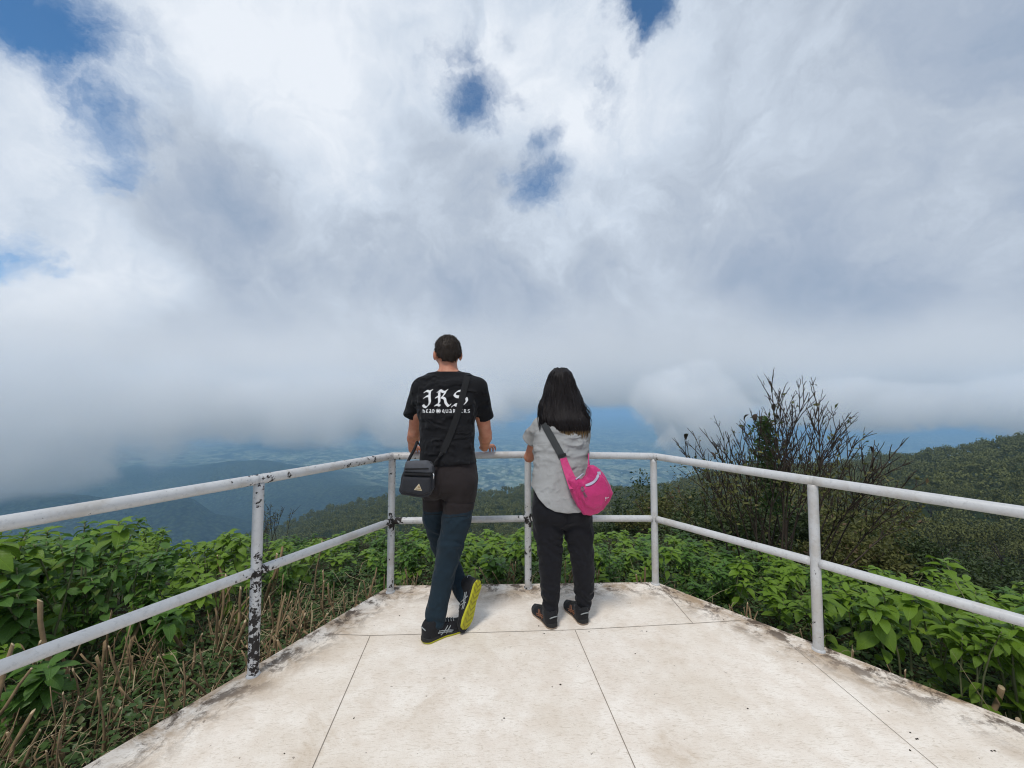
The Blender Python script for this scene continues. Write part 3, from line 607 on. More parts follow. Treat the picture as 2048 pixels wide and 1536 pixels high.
def bare_shrub(name, base, label, stems, seed, leafy=(), scale=1.0, nleaf=0, extra=None):
    """stems: list of tips (relative to base); side twigs come in opposite pairs and point up"""
    rs = random.Random(seed); root = tag(empty(name, base), label, 'shrub'); mb = MB(); tips = []; nodes = []
    def grow(p, q, r0, r1, depth, bend):
        n = 9; t = np.linspace(0, 1, n)[:, None]; side = np.array((rs.uniform(-1, 1), rs.uniform(-1, 1), rs.uniform(-.3, .3))) * bend
        P = p + (q - p) * t + side * (t * (1 - t)) + np.array((0, 0, 1.0)) * np.linalg.norm(q - p) * .10 * (t - t * t) + np.array([[rs.gauss(0, .006), rs.gauss(0, .006), 0] for _ in range(n)]) * (1 if depth == 0 else .4)
        mb.tube(P, np.linspace(r0, r1, n), 5 if depth == 0 else 4, cap=True); L = np.linalg.norm(q - p); nodes.append(P)
        if depth == 2: return
        d = (P[-1] - P[-3]); d /= np.linalg.norm(d); e = np.cross(d, (rs.uniform(-1, 1), rs.uniform(-1, 1), .2)); e /= np.linalg.norm(e)
        npair = max(2, int(L * (1 - .42) / .135)) if depth == 0 else max(0, int(L / .13) - 1)
        for i in range(npair):
            tt = (.42 + .55 * (i + .5) / npair) if depth == 0 else .2 + .7 * (i + .5) / npair
            b = np.array([np.interp(tt, t[:, 0], P[:, k]) for k in range(3)]); e2 = np.cross(d, e); e = e * math.cos(1.4) + e2 * math.sin(1.4)
            for s in (-1, 1):
                if rs.random() < .12: continue
                l2 = (.46 if depth == 0 else .12) * rs.uniform(.45, 1.15) * (1.15 - .75 * (tt - .42)) * scale
                dirn = d * rs.uniform(.75, 1.05) + s * e * rs.uniform(.42, .66) + np.array((0, 0, .35)); dirn /= np.linalg.norm(dirn)
                grow(b, b + dirn * l2, r1 * 1.15 + .001, .0028 * scale, depth + 1, .03)
        tips.append(P[-1])
    for q in stems:
        q = np.array(q, float); p = np.array((rs.gauss(0, .16) + q[0] * .30, rs.gauss(0, .20) + q[1] * .3, -.1)); grow(p, q, .0105 * scale, .0040 * scale, 0, .16)
    mb.build('branches', M_twig, root)
    # small leaves on the lower wood, few on the upper
    C = []
    for P in nodes:
        for _ in range(nleaf):
            i = rs.random() * (len(P) - 1); k = int(i); c = P[k] + (P[k + 1] - P[k]) * (i - k)
            f = c[2] / 2.2
            if rs.random() < np.clip(.75 - f * 1.15, .015, 1): C.append(c + np.array((rs.gauss(0, .03), rs.gauss(0, .03), rs.gauss(0, .03))))
    V, F, A = leaf_cloud(np.array(C), .058 * scale, seed=seed); mesh_np('foliage', V, F, [M_scrub], root, True, A)
    if extra is not None:
        V, F, A = leaf_cloud(np.array(extra(rs)), .055 * scale, seed=seed + 1); mesh_np('vine', V, F, [M_small], root, True, A)
    return root, nodes
def build_shrub():
    Y = 4.7; base = np.array((*(at(1545, 1100, Y)[:2]), 0)); base[2] = float(ground(base[0], base[1]))
    tips = [(1348, 878), (1372, 845), (1420, 868), (1392, 852), (1440, 848), (1470, 862), (1455, 880), (1492, 835), (1505, 800), (1520, 815), (1541, 745), (1560, 765), (1575, 800), (1590, 790), (1600, 830), (1621, 768), (1645, 782), (1640, 800), (1662, 830), (1690, 828), (1705, 838), (1722, 862), (1690, 870), (1740, 900), (1765, 900), (1812, 882), (1775, 930), (1400, 930), (1365, 930), (1480, 900), (1550, 860), (1610, 880), (1430, 910), (1655, 905), (1820, 960), (1850, 1005), (1340, 990)]
    st = []
    for i, (x, y) in enumerate(tips):
        if i % 5 == 3: continue
        x = 1560 + (x - 1560) * .93; y += 17; st.append(at(x, y, Y + random.uniform(-.75, .75)) - base)
    vine = lambda rs: [at(1538 + rs.gauss(0, 9 + 9 * t) + (t - .5) * 18, 838 + 190 * t + rs.gauss(0, 3), Y + rs.gauss(0, .07)) - base for t in [rs.random() ** 1.1 for _ in range(1700)]]
    root, nodes = bare_shrub('twiggy_shrub', base, 'tall half bare shrub with upright dark twigs behind the right railing', st, 21, nleaf=13, extra=vine)
    # a few curled dead leaves and dry flower heads left on the tips
    lf = MB(); rs = random.Random(3)
    for (x, y) in [(1375, 868), (1499, 830), (1512, 828), (1545, 830), (1552, 808), (1735, 893), (1420, 905), (1538, 868)]:
        q = at(x, y, Y) - base; add_leaf(lf, q, rs.uniform(0, 6.28), rs.uniform(-.3, .3), .11, .05, 1.8, .6, .1)
    lf.build('dead_leaf', plain('dead_leaf', (.055, .04, .03), .8, .3), root)
    # dry bush far left beyond the rail
    b2 = np.array((*(at(548, 1075, 7.5)[:2]), 0)); b2[2] = float(ground(b2[0], b2[1])); rs = random.Random(8)
    st2 = [at(548 + rs.uniform(-28, 40), rs.uniform(1012, 1045), 7.5 + rs.uniform(-.4, .4)) - b2 for _ in range(8)]
    bare_shrub('dry_bush', b2, 'small dry brown bush beyond the leafy plants left of the rail post', st2, 5, nleaf=8, scale=.6)
build_shrub()
def bush(name, base, rx, ry, rz, n, size, mat, label, seed, group=None, cat='bush', flat=.0):
    g = np.random.default_rng(seed); root = tag(empty(name, base), label, cat, group)
    k = g.integers(9, 14); cc = g.normal(size=(k, 3)) * np.array((rx, ry, rz * .55)) * .42 + np.array((0, 0, rz * .5)); cr = g.uniform(.28, .5, k)
    which = g.integers(0, k, n); dv = g.normal(size=(n, 3)); dv /= np.linalg.norm(dv, axis=1)[:, None]
    C = cc[which] + dv * (cr[which] * g.random(n) ** .4)[:, None] * np.array((rx, ry, rz * .8)); C = C[C[:, 2] > -.1]
    V, F, A = leaf_cloud(C, size, seed=seed); A = np.clip(A * .75 + np.repeat((which[:len(C)] % 5) / 5 * .3, 4), 0, 1); mesh_np('foliage', V, F, [mat], root, True, A)
    mb = MB()
    for i in range(9):
        q = cc[i % k] + g.normal(size=3) * .2 * rx; t = np.linspace(0, 1, 5)[:, None]; p0 = np.array((g.normal() * .1, g.normal() * .1, -.15)); mb.tube(p0 + (q - p0) * t + np.sin(t * 3) * .05, np.linspace(.03, .008, 5) * max(rx, .6), 5)
    mb.build('branches', M_twig, root); return root
def build_bushes():
    def B(px, pyb, Y): b = at(px, pyb, Y); return np.array((b[0], Y, float(ground(b[0], Y))))
    b = B(1262, 1050, 10.5); top = at(1262, 945, 10.5)[2]; bush('dark_bush', b, .95, .9, top - b[2] + .1, 5200, .10, M_dark, 'dark small leaved bush behind the front right corner post', 31)
    rs = random.Random(17); n = 0
    spots = [(1335, 985, 8.5), (1390, 968, 9.5), (1440, 985, 7.5), (1500, 960, 9), (1570, 975, 8), (1640, 985, 7), (1700, 985, 8.5), (1380, 1040, 6.6), (1450, 1050, 6.2), (1610, 1050, 6.2), (1690, 1060, 6.0), (1770, 1040, 7.2), (1740, 1090, 5.6), (1830, 1075, 6.6), (1320, 1040, 7.2), (1545, 1040, 6.0), (1900, 1110, 6.2), (1980, 1120, 6.6), (1240, 1045, 8.0)]
    for (px, py, Y) in spots:
        b = B(px, py, Y); h = at(px, py, Y)[2] - b[2] + .05; w = Y * rs.uniform(.085, .12)
        bush('scrub_bush', b, w, w, max(h, .5), 3000, .065, M_scrub if rs.random() < .7 else M_dark, 'brownish olive scrub bush on the slope behind the right railing', 40 + n, 'scrub bushes behind the right railing'); n += 1
build_bushes()

# ------------------------------------------------------------------ forest on the spurs
def crown(n, seed, q=.30):
    g = np.random.default_rng(seed); k = 9; ld = g.normal(size=(k, 3)); ld /= np.linalg.norm(ld, axis=1)[:, None]; ld[:, 2] = np.abs(ld[:, 2]) * .8
    cc = ld * np.array((.62, .62, .58)); cr = g.uniform(.27, .45, k); w = g.integers(0, k, n)
    dv = g.normal(size=(n, 3)); dv /= np.linalg.norm(dv, axis=1)[:, None]; C = cc[w] + dv * (cr[w] * g.random(n) ** .35)[:, None]
    a = g.normal(size=(n, 3)); nn = dv * .8 + a * .5; nn /= np.linalg.norm(nn, axis=1)[:, None]; s1 = np.cross(nn, g.normal(size=(n, 3))); s1 /= np.linalg.norm(s1, axis=1)[:, None]; s2 = np.cross(nn, s1)
    h = (q * g.uniform(.5, 1.1, n))[:, None] * .5
    V = np.stack([C - s1 * h, C + s2 * h * .8, C + s1 * h, C - s2 * h * .8], 1).reshape(-1, 3); V[:, 2] += .55
    return V, np.arange(n * 4).reshape(-1, 4), np.repeat(np.clip(g.random(n) * .5 + (w % 4) / 4 * .35, 0, 1), 4)
def build_forest():
    g = np.random.default_rng(9); N = 90000
    u = g.uniform(-.72, 1.75, N); px = u * FPX + 1024; cY = np.interp(px, _cpx, _cY); rY = np.interp(px, _cpx, _rY)
    Y = rY * .62 + (cY * 1.06 - rY * .62) * np.sqrt(g.random(N)); X = u * Y; r = np.hypot(X, Y)
    # keep a minimum spacing
    cell = {}; keep = []
    for i in range(N):
        s = 5.4 if r[i] < 170 else 7.2; kx, ky = int(X[i] // 8), int(Y[i] // 8); bad = False
        for a in (-1, 0, 1):
            for b in (-1, 0, 1):
                for j in cell.get((kx + a, ky + b), ()):
                    if (X[j] - X[i]) ** 2 + (Y[j] - Y[i]) ** 2 < s * s: bad = True; break
                if bad: break
            if bad: break
        if not bad: cell.setdefault((kx, ky), []).append(i); keep.append(i)
    keep = np.array(keep); X = X[keep]; Y = Y[keep]; r = r[keep]; Z = ground(X, Y); n = len(X)
    size = np.where(r < 170, g.uniform(2.6, 4.9, n), g.uniform(3.4, 6.0, n)); tall = g.uniform(.95, 1.55, n)
    tall = np.where(g.random(n) < .05, tall * 1.35, tall)
    order = np.argsort(-size / r * (Y > 30) * ((X / Y > .35) | (r < 330)))
    ind = order[:290]; rest = order[290:]
    P = []
    for k in range(7):
        root = empty('forest_tree'); V, F, A = crown(3200, 100 + k, .075); c = mesh_np('crown', V, F, [M_tree], root, False, A)
        mb = MB(); t = np.linspace(0, 1, 5); mb.tube(np.stack([.05 * np.sin(3 * t), .04 * np.cos(2 * t), -.9 + 1.5 * t], 1), np.linspace(.06, .03, 5), 6)
        for j in range(4):
            a = j * 1.6 + k; s = np.linspace(0, 1, 3)[:, None]; mb.tube(np.array((0, 0, .1)) + s * np.array((math.cos(a) * .4, math.sin(a) * .4, .55)), np.linspace(.028, .012, 3), 5)
        tr = mb.build('trunk', M_bark, root); P.append([root, [c, tr], False])
    for j, i in enumerate(ind):
        p = P[j % 7]
        if p[2]: o = copy_thing(p[0], p[1])
        else: o = p[0]; p[2] = True
        s = size[i]; o.location = (X[i], Y[i], Z[i] + s * .35); o.scale = (s, s, s * tall[i]); o.rotation_euler = (0, 0, g.uniform(0, 6.28))
        if X[i] / Y[i] > .4: tag(o, 'round crowned tree in the dense wood on the right hillside', 'tree', 'trees on the right hillside')
        else: tag(o, 'round crowned tree in the dense wood on the spur below the front railing', 'tree', 'trees on the spur below the railing')
    Vs, As = [], []; T = [crown(300, 200 + k, .19) for k in range(9)]
    for i in rest:
        V, F, A = T[i % 9]; a = g.uniform(0, 6.28); c, s_ = math.cos(a), math.sin(a); s = size[i]; q = V.copy(); q[:, 0], q[:, 1] = V[:, 0] * c - V[:, 1] * s_, V[:, 0] * s_ + V[:, 1] * c
        q *= np.array((s, s, s * tall[i])); Vs.append(q + np.array((X[i], Y[i], Z[i] + s * .3))); As.append(np.clip(A * .62 + g.uniform(0, .55), 0, 1))
    V = np.concatenate(Vs); o = mesh_np('forest', V, np.arange(len(V)).reshape(-1, 4), [M_tree], None, False, np.concatenate(As)); tag(o, kind='stuff')
    print('forest trees', n, len(V) // 4)
build_forest()
# ------------------------------------------------------------------ people: each body one continuous surface, clothes follow it
class Field:
    """a distance field on a grid, joined smoothly from simple shapes, then turned into a mesh"""
    def __init__(s, lo, hi, h):
        s.h = h; s.lo = np.asarray(lo, float); s.n = np.ceil((np.asarray(hi) - s.lo) / h).astype(int) + 1; s.f = np.full(s.n, 1.0, np.float32)
    def sub(s, lo, hi):
        a = np.clip(np.floor((np.asarray(lo) - s.lo) / s.h).astype(int), 0, s.n); b = np.clip(np.ceil((np.asarray(hi) - s.lo) / s.h).astype(int) + 1, 0, s.n)
        sl = tuple(slice(i, j) for i, j in zip(a, b)); ax = [s.lo[i] + s.h * np.arange(a[i], b[i]) for i in range(3)]
        return sl, np.meshgrid(*ax, indexing='ij', sparse=True)
    def join(s, sl, d, k):
        if d.size == 0: return
        f = s.f[sl]; d = d.astype(np.float32)
        if k <= 0: s.f[sl] = np.minimum(f, d); return
        hh = np.clip(.5 + .5 * (f - d) / k, 0, 1); s.f[sl] = d * hh + f * (1 - hh) - 0  # linear blend
        s.f[sl] -= k * hh * (1 - hh)
    def cone(s, a, b, ra, rb, k=.02, flat=(1, 1, 1)):
        """tapered limb from a to b; flat scales the thickness along x, y, z"""
        a = np.asarray(a, float); b = np.asarray(b, float); fl = np.asarray(flat, float); m = max(ra, rb) * fl.max() + k + .03
        sl, (x, y, z) = s.sub(np.minimum(a, b) - m, np.maximum(a, b) + m); e = b - a; L2 = max(e.dot(e), 1e-12)
        t = np.clip(((x - a[0]) * e[0] + (y - a[1]) * e[1] + (z - a[2]) * e[2]) / L2, 0, 1)
        d = np.sqrt(((x - a[0] - t * e[0]) / fl[0]) ** 2 + ((y - a[1] - t * e[1]) / fl[1]) ** 2 + ((z - a[2] - t * e[2]) / fl[2]) ** 2) - (ra + (rb - ra) * t)
        s.join(sl, d, k)
    def chain(s, P, R, k=.02, flat=(1, 1, 1)):
        for i in range(len(P) - 1): s.cone(P[i], P[i + 1], R[i], R[i + 1], k, flat)
    def ell(s, c, r, k=.02, rot=None):
        c = np.asarray(c, float); r = np.asarray(r, float); m = r.max() + k + .03; sl, (x, y, z) = s.sub(c - m, c + m); x, y, z = np.broadcast_arrays(x - c[0], y - c[1], z - c[2])
        if rot is not None: q = np.stack([x, y, z], -1) @ np.asarray(rot); x, y, z = q[..., 0], q[..., 1], q[..., 2]
        k0 = np.sqrt((x / r[0]) ** 2 + (y / r[1]) ** 2 + (z / r[2]) ** 2); k1 = np.sqrt((x / r[0] ** 2) ** 2 + (y / r[1] ** 2) ** 2 + (z / r[2] ** 2) ** 2) + 1e-9
        s.join(sl, k0 * (k0 - 1) / k1, k)
    def loft(s, rows, k=.02, p=2.3, infl=0.0, cap=.02):
        """rows (z, x, y, half width, half depth), interpolated along z"""
        R = np.array(sorted(rows)); R[:, 3:] += infl; m = R[:, 3:].max() + k + .03
        lo = (R[:, 1].min() - m, R[:, 2].min() - m, R[0, 0] - k - .03); hi = (R[:, 1].max() + m, R[:, 2].max() + m, R[-1, 0] + k + .03)
        sl, (x, y, z) = s.sub(lo, hi); zz = np.clip(z, R[0, 0], R[-1, 0]); t = np.linspace(R[0, 0], R[-1, 0], 200)
        g = []
        for i in range(1, 5):
            c = np.interp(t, R[:, 0], R[:, i]); c = np.convolve(np.pad(c, 9, 'edge'), np.ones(19) / 19, 'valid'); g.append(np.interp(zz, t, c))
        cx, yc, a, b = g; r = (np.abs((x - cx) / a) ** p + np.abs((y - yc) / b) ** p) ** (1 / p); d = (r - 1) * np.minimum(a, b)
        s.join(sl, np.maximum(d, np.maximum(z - R[-1, 0], R[0, 0] - z)), k)
    def grid(s): return np.meshgrid(*[s.lo[i] + s.h * np.arange(s.n[i]) for i in range(3)], indexing='ij', sparse=True)
    def near(s, fn, w=.05):
        """add fn(x, y, z) to the field close to the surface only"""
        i = np.nonzero(np.abs(s.f) < w); P = [s.lo[k] + s.h * i[k] for k in range(3)]; s.f[i] += fn(*P).astype(np.float32)
    def blur(s, n=1):
        for _ in range(n):
            for a in range(3):
                g = s.f; u = np.roll(g, 1, a); v = np.roll(g, -1, a); s.f = (.25 * u + .5 * g + .25 * v).astype(np.float32)
    def mesh(s):
        f = s.f; ins = f < 0; n = s.n
        c = np.zeros(n - 1, np.uint8); cor = [(i, j, k) for i in (0, 1) for j in (0, 1) for k in (0, 1)]
        for i, j, k in cor: c += ins[i:n[0] - 1 + i, j:n[1] - 1 + j, k:n[2] - 1 + k]
        act = np.argwhere((c > 0) & (c < 8)); vid = np.full(n - 1, -1, np.int32); vid[tuple(act.T)] = np.arange(len(act))
        S = np.zeros((len(act), 3)); cnt = np.zeros(len(act)); val = {q: f[act[:, 0] + q[0], act[:, 1] + q[1], act[:, 2] + q[2]] for q in cor}
        for q in cor:
            for ax in range(3):
                if q[ax]: continue
                r = list(q); r[ax] = 1; r = tuple(r); u, v = val[q], val[r]; m = (u < 0) != (v < 0); t = np.where(m, u / np.where(u == v, 1, u - v), 0); p = np.tile(np.array(q, float), (len(act), 1)); p[:, ax] = t
                S[m] += p[m]; cnt[m] += 1
        V = s.lo + s.h * (act + S / cnt[:, None]); F = []
        for ax in range(3):
            A = [slice(None)] * 3; B = [slice(None)] * 3; A[ax] = slice(0, -1); B[ax] = slice(1, None); d = ins[tuple(A)].astype(np.int8) - ins[tuple(B)].astype(np.int8)
            e = np.argwhere(d != 0); b, c2 = [(1, 2), (2, 0), (0, 1)][ax]; ok = (e[:, b] > 0) & (e[:, c2] > 0) & (e[:, b] < n[b] - 1) & (e[:, c2] < n[c2] - 1); e = e[ok]; sg = d[tuple(e.T)]
            def at_(db, dc): q = e.copy(); q[:, b] += db; q[:, c2] += dc; return vid[tuple(q.T)]
            Q = np.stack([at_(-1, -1), at_(0, -1), at_(0, 0), at_(-1, 0)], 1); Q[sg < 0] = Q[sg < 0][:, ::-1]; F.append(Q)
        F = np.concatenate(F); F = F[(F >= 0).all(1)]; return V, F
    def build(s, name, mats, parent, mi=None):
        V, F = s.mesh(); o = parent.location if parent is not None else Vector((0, 0, 0))
        idx = None
        if mi is not None: idx = mi(V[F].mean(1)).astype(np.int32)
        W_ = V - np.array(_world(parent)) if parent is not None else V
        return mesh_np(name, W_, F.astype(np.int32), mats, parent, True, None, None, idx)
def _world(o):
    p = Vector((0, 0, 0))
    while o is not None: p = p + o.location; o = o.parent
    return p
def bvh(o):
    me = o.data; off = np.array(_world(o)); V = np.empty(len(me.vertices) * 3, np.float32); me.vertices.foreach_get('co', V); V = V.reshape(-1, 3) + off
    return BVHTree.FromPolygons([Vector(v) for v in V.tolist()], [tuple(p.vertices) for p in me.polygons])
EYE = Vector((0, 0, H))
def cast(tree, px, py):
    d = Vector(ray(px, py)).normalized(); h = tree.ray_cast(EYE, d); return (np.array(h[0]), np.array(h[1])) if h[0] is not None else None
def local(V, root): return np.asarray(V, float) - np.array(_world(root))
def row(py, xl, xr, Y, dep): a = at(xl, py, Y); b = at(xr, py, Y); return (a[2], (a[0] + b[0]) / 2, Y, (b[0] - a[0]) / 2, dep)
def rotz(a): c, s = math.cos(a), math.sin(a); return np.array(((c, -s, 0), (s, c, 0), (0, 0, 1)))
def lerp(a, b, t): return np.asarray(a, float) + (np.asarray(b, float) - np.asarray(a, float)) * t

# materials
def _skin(t, p):
    pos = t.n('ShaderNodeTexCoord').outputs['Object']; c = t.mix(t.mr(t.noise(pos, 22, 4, .6), .3, .7), lin(188, 124, 98), lin(206, 148, 120)); c = t.mix(t.m('MULTIPLY', t.noise(pos, 160, 3, .6), .25), c, lin(170, 100, 80))
    t.put(p.inputs['Base Color'], c); p.inputs['Roughness'].default_value = .55; p.inputs['Subsurface Weight'].default_value = .12; p.inputs['Subsurface Radius'].default_value = (.012, .005, .003); p.inputs['Specular IOR Level'].default_value = .35
M_skin = material('skin', _skin)
def cloth(name, c, var=.14, weave=700, bump=.25, rough=.85, mott=14, melange=0.0, wrinkle=None):
    def f(t, p):
        pos = t.n('ShaderNodeTexCoord').outputs['Object']; col = t.mix(t.noise(pos, mott, 5, .65), tuple(x * (1 - var) for x in c), tuple(min(1, x * (1 + var)) for x in c))
        if melange: col = t.mix(t.m('MULTIPLY', t.mr(t.noise(pos, 260, 4, .75), .35, .7), melange), col, tuple(x * .45 for x in c))
        t.put(p.inputs['Base Color'], col); p.inputs['Roughness'].default_value = rough; p.inputs['Specular IOR Level'].default_value = .2; p.inputs['Sheen Weight'].default_value = .06; p.inputs['Sheen Roughness'].default_value = .5
        h = t.m('ADD', t.m('MULTIPLY', t.noise(pos, weave, 2, .5), .25), t.noise(pos, 60, 5, .6)); nr = t.bump(h, bump, .003)
        if wrinkle:                                                              # creases of the cloth: scale along x, y, z and depth
            mp = t.n('ShaderNodeMapping'); t.put(mp.inputs[0], t.vm('ADD', pos, t.vm('SCALE', t.noise(pos, 7, 2, .5, col=True), sc_=.08))); mp.inputs['Scale'].default_value = wrinkle[:3]
            r1 = t.m('ABSOLUTE', t.m('SUBTRACT', t.noise(mp.outputs[0], 1.0, 1.5, .45, .5), .5)); r1 = t.m('POWER', t.mr(r1, .0, .20, 1, 0), 1.4)
            r1 = t.m('MULTIPLY', r1, t.mr(t.noise(pos, 9, 2, .5), .40, .60))
            b = t.n('ShaderNodeBump'); b.inputs['Strength'].default_value = 1.0; b.inputs['Distance'].default_value = wrinkle[3]; t.put(b.inputs['Height'], r1); t.L.new(nr, b.inputs['Normal']); nr = b.outputs[0]
        t.put(p.inputs['Normal'], nr)
    return material(name, f)
M_black_tee = cloth('black_cotton', (.0075, .0075, .009), wrinkle=(2.4, 2.4, 11, .018)); M_brown_tr = cloth('brown_black_softshell', (.021, .016, .016), bump=.15, wrinkle=(4, 4, 7, .005)); M_teal_tr = cloth('teal_softshell', (.011, .0235, .035), bump=.15, wrinkle=(6, 6, 7, .007))
M_grey_tee = cloth('grey_melange_cotton', (.36, .36, .355), melange=.30, wrinkle=(2.4, 2.4, 10, .011)); M_black_tr = cloth('black_trouser_cloth', (.009, .009, .012), bump=.2, wrinkle=(6, 6, 7, .006))
M_shoe = cloth('black_mesh_shoe', (.014, .014, .016), bump=.5, weave=400); M_yellow = plain('yellow_rubber', (.44, .42, .022), .6, .40, 35, .3); M_yellow_dark = plain('yellow_rubber_groove', (.30, .27, .03), .7, .4, 40)  # the darker yellow colours the tread grooves of the raised sole
M_shoegrey = plain('grey_reflective_trim', (.28, .30, .30), .5, .1); M_shoeorange = plain('copper_trim', (.20, .085, .045), .5, .15); M_tansole = plain('tan_rubber', (.36, .27, .20), .7, .3, 60); M_darksole = plain('dark_rubber', (.02, .02, .02), .7, .2)
M_white_print = plain('white_print', (.74, .74, .74), .7, .06, 60)
def _hairm(name, c, tipc=None, ztip=None):
    def f(t, p):
        pos = t.n('ShaderNodeTexCoord').outputs['Object']; mp = t.n('ShaderNodeMapping'); t.put(mp.inputs[0], pos); mp.inputs['Scale'].default_value = (160, 160, 9)
        n = t.noise(mp.outputs[0], 1.0, 4, .65); col = t.mix(n, tuple(x * .5 for x in c), tuple(x * 1.9 for x in c))
        if tipc is not None:
            z = t.n('ShaderNodeSeparateXYZ'); t.put(z.inputs[0], pos); col = t.mix(t.m('MULTIPLY', t.mr(z.outputs[2], ztip + .022, ztip - .012), t.mr(n, .34, .6)), col, tipc)
        t.put(p.inputs['Base Color'], col); p.inputs['Roughness'].default_value = .52; p.inputs['Specular IOR Level'].default_value = .22; t.put(p.inputs['Normal'], t.bump(n, .8, .004))
    return material(name, f)
M_manhair = _hairm('short_brown_hair', (.030, .022, .017))

# ---- shoe, built along +x with its sole on z = 0, then placed by a matrix
def shoe(parent, M, L, wid, sole_mat, trim_mat, sole_h=.026, ankle=True, up=.105, tread=False, flip=1):
    """M: 4x4 placing matrix. Parts: shoe > sole, trim, laces"""
    f = Field((-.05, -.08, -.02), (L + .05, .08, .20), .0042)
    def w(t): return wid * np.interp(t, [0, .12, .3, .45, .6, .74, .88, 1], [.60, .80, .74, .70, .90, 1.0, .84, .30])
    xs = np.linspace(.02, L - .015, 15)
    for a, b in zip(xs[:-1], xs[1:]):
        ta, tb = a / L, b / L; hh = lambda t: np.interp(t, [0, .1, .3, .45, .65, .85, 1], [up * .92, up, up * .95, up * .86, up * .62, up * .48, up * .32])
        m = .5 * (ta + tb); f.ell(((a + b) / 2, 0, hh(m) * .42), ((b - a) * 1.5, w(m) * .98, hh(m) * .60), .018)
    f.ell((L * .20, 0, up * .78), (.055, .040, .045), .02); x, y, z = f.grid(); f.f = np.maximum(f.f, .010 - z).astype(np.float32)
    d = np.sqrt((x - L * .21) ** 2 / 1.7 + y ** 2) - .030; f.f = np.maximum(f.f, -np.maximum(d, up * .80 - z)).astype(np.float32)
    f.near(lambda x, y, z: .0012 * np.sin(90 * x) * (z > .03))
    V, F = f.mesh(); tr = BVHTree.FromPolygons([Vector(v) for v in V.tolist()], [tuple(q) for q in F.tolist()])
    Mn = np.array(M); T = lambda P: local((np.c_[P, np.ones(len(P))] @ Mn.T)[:, :3], parent)
    o = mesh_np('shoe', T(V), F, [M_shoe], parent)
    # sole
    g = Field((-.05, -.08, -.03), (L + .05, .08, .08), .004); x, y, z = g.grid(); t = np.clip(x / L, 0, 1); ww = np.interp(t, np.linspace(0, 1, 41), w(np.linspace(0, 1, 41)) * 1.06)
    ww = ww * np.sqrt(np.clip(1 - np.clip((t - .90) / .10, 0, 1) ** 2, 0, 1)) * np.sqrt(np.clip(1 - np.clip((.10 - t) / .10, 0, 1) ** 2 * .8, 0, 1)); spring = .016 * np.clip((t - .72) / .28, 0, 1) ** 2 + .006 * np.clip((.12 - t) / .12, 0, 1)
    d = np.maximum(np.abs(y) - ww, np.maximum(-x, x - L)); g.f = np.maximum(d, np.maximum(spring - z, z - sole_h - spring * 1.2 - .006 * (t < .3))).astype(np.float32)
    if tread: g.near(lambda x, y, z: np.where(z < .012, .0030 * (np.sin(np.abs(y) * 150 + x * 190) > .2) * (np.abs(y) < .036) + .0030 * (np.abs(x / L - .45) < .05) * (np.abs(y) < .03), 0))
    g.blur(1); V2, F2 = g.mesh(); C = V2[F2].mean(1); grv = (np.sin(np.abs(C[:, 1]) * 150 + C[:, 0] * 190) > .45) & (np.abs(C[:, 1]) < .034) & tread; so = mesh_np('sole', T(V2), F2, [sole_mat, M_darksole, M_yellow_dark], o, True, mi=np.where(C[:, 2] > .014, 1, np.where(grv, 2, 0)))
    # crossed trim stripes on both sides, heel loop, laces
    mb = MB()
    def on(P, side):
        Q = []
        for x, z in P:
            h = tr.ray_cast(Vector((x * L, side * .2, z)), Vector((0, -side, 0)))
            if h[0] is not None: Q.append(np.array(h[0]) + np.array((0, side * .0012, 0)))
        return Q
    for side in (-1, 1):
        for P in ([(.34, .028), (.42, .045), (.50, .066)], [(.46, .026), (.50, .045), (.56, .062)], [(.30, .056), (.44, .046), (.60, .034)], [(.28, .046), (.42, .038), (.58, .026)]):
            P = np.array(P); s = np.linspace(0, 1, 9); Q = on(np.stack([np.interp(s, [0, .5, 1], P[:, 0]), np.interp(s, [0, .5, 1], P[:, 1])], 1), side)
            if len(Q) > 3: mb.tube(Q, .0030, 6)
    Q = []
    for a in np.linspace(-1.2, 1.2, 9):
        h = tr.ray_cast(Vector((-.1, .03 * math.sin(a), up * .70 + .012 * math.cos(a * 1.3))), Vector((1, 0, 0)))
        if h[0] is not None: Q.append(np.array(h[0]) - np.array((.002, 0, 0)))
    mb.V = [T(v) for v in mb.V]; mb.build('trim', trim_mat, o); mb = MB()
    if len(Q) > 3: mb.tube(Q, .0032, 6); mb.V = [T(v) for v in mb.V]; mb.build('heel_loop', M_shoegrey, o)
    mb = MB()
    for q in np.linspace(.44, .68, 5):
        Q = []
        for y in np.linspace(-.024, .024, 7):
            h = tr.ray_cast(Vector((q * L + y * .3, y, .2)), Vector((0, 0, -1)))
            if h[0] is not None: Q.append(np.array(h[0]) + np.array((0, 0, .002)))
        if len(Q) > 3: mb.tube(Q, .0028, 6)
    mb.V = [T(v) for v in mb.V]; mb.build('laces', M_darksole if trim_mat is M_shoeorange else M_shoegrey, o)
    return o
def frame_mat(heel, toe, normal):
    """matrix taking the shoe's x axis from heel to toe, z along the given upward normal of the sole"""
    x = np.asarray(toe, float) - np.asarray(heel, float); x /= np.linalg.norm(x); n = np.asarray(normal, float); n = n - x * n.dot(x); n /= np.linalg.norm(n); y = np.cross(n, x)
    M = np.eye(4); M[:3, 0] = x; M[:3, 1] = y; M[:3, 2] = n; M[:3, 3] = heel; return M

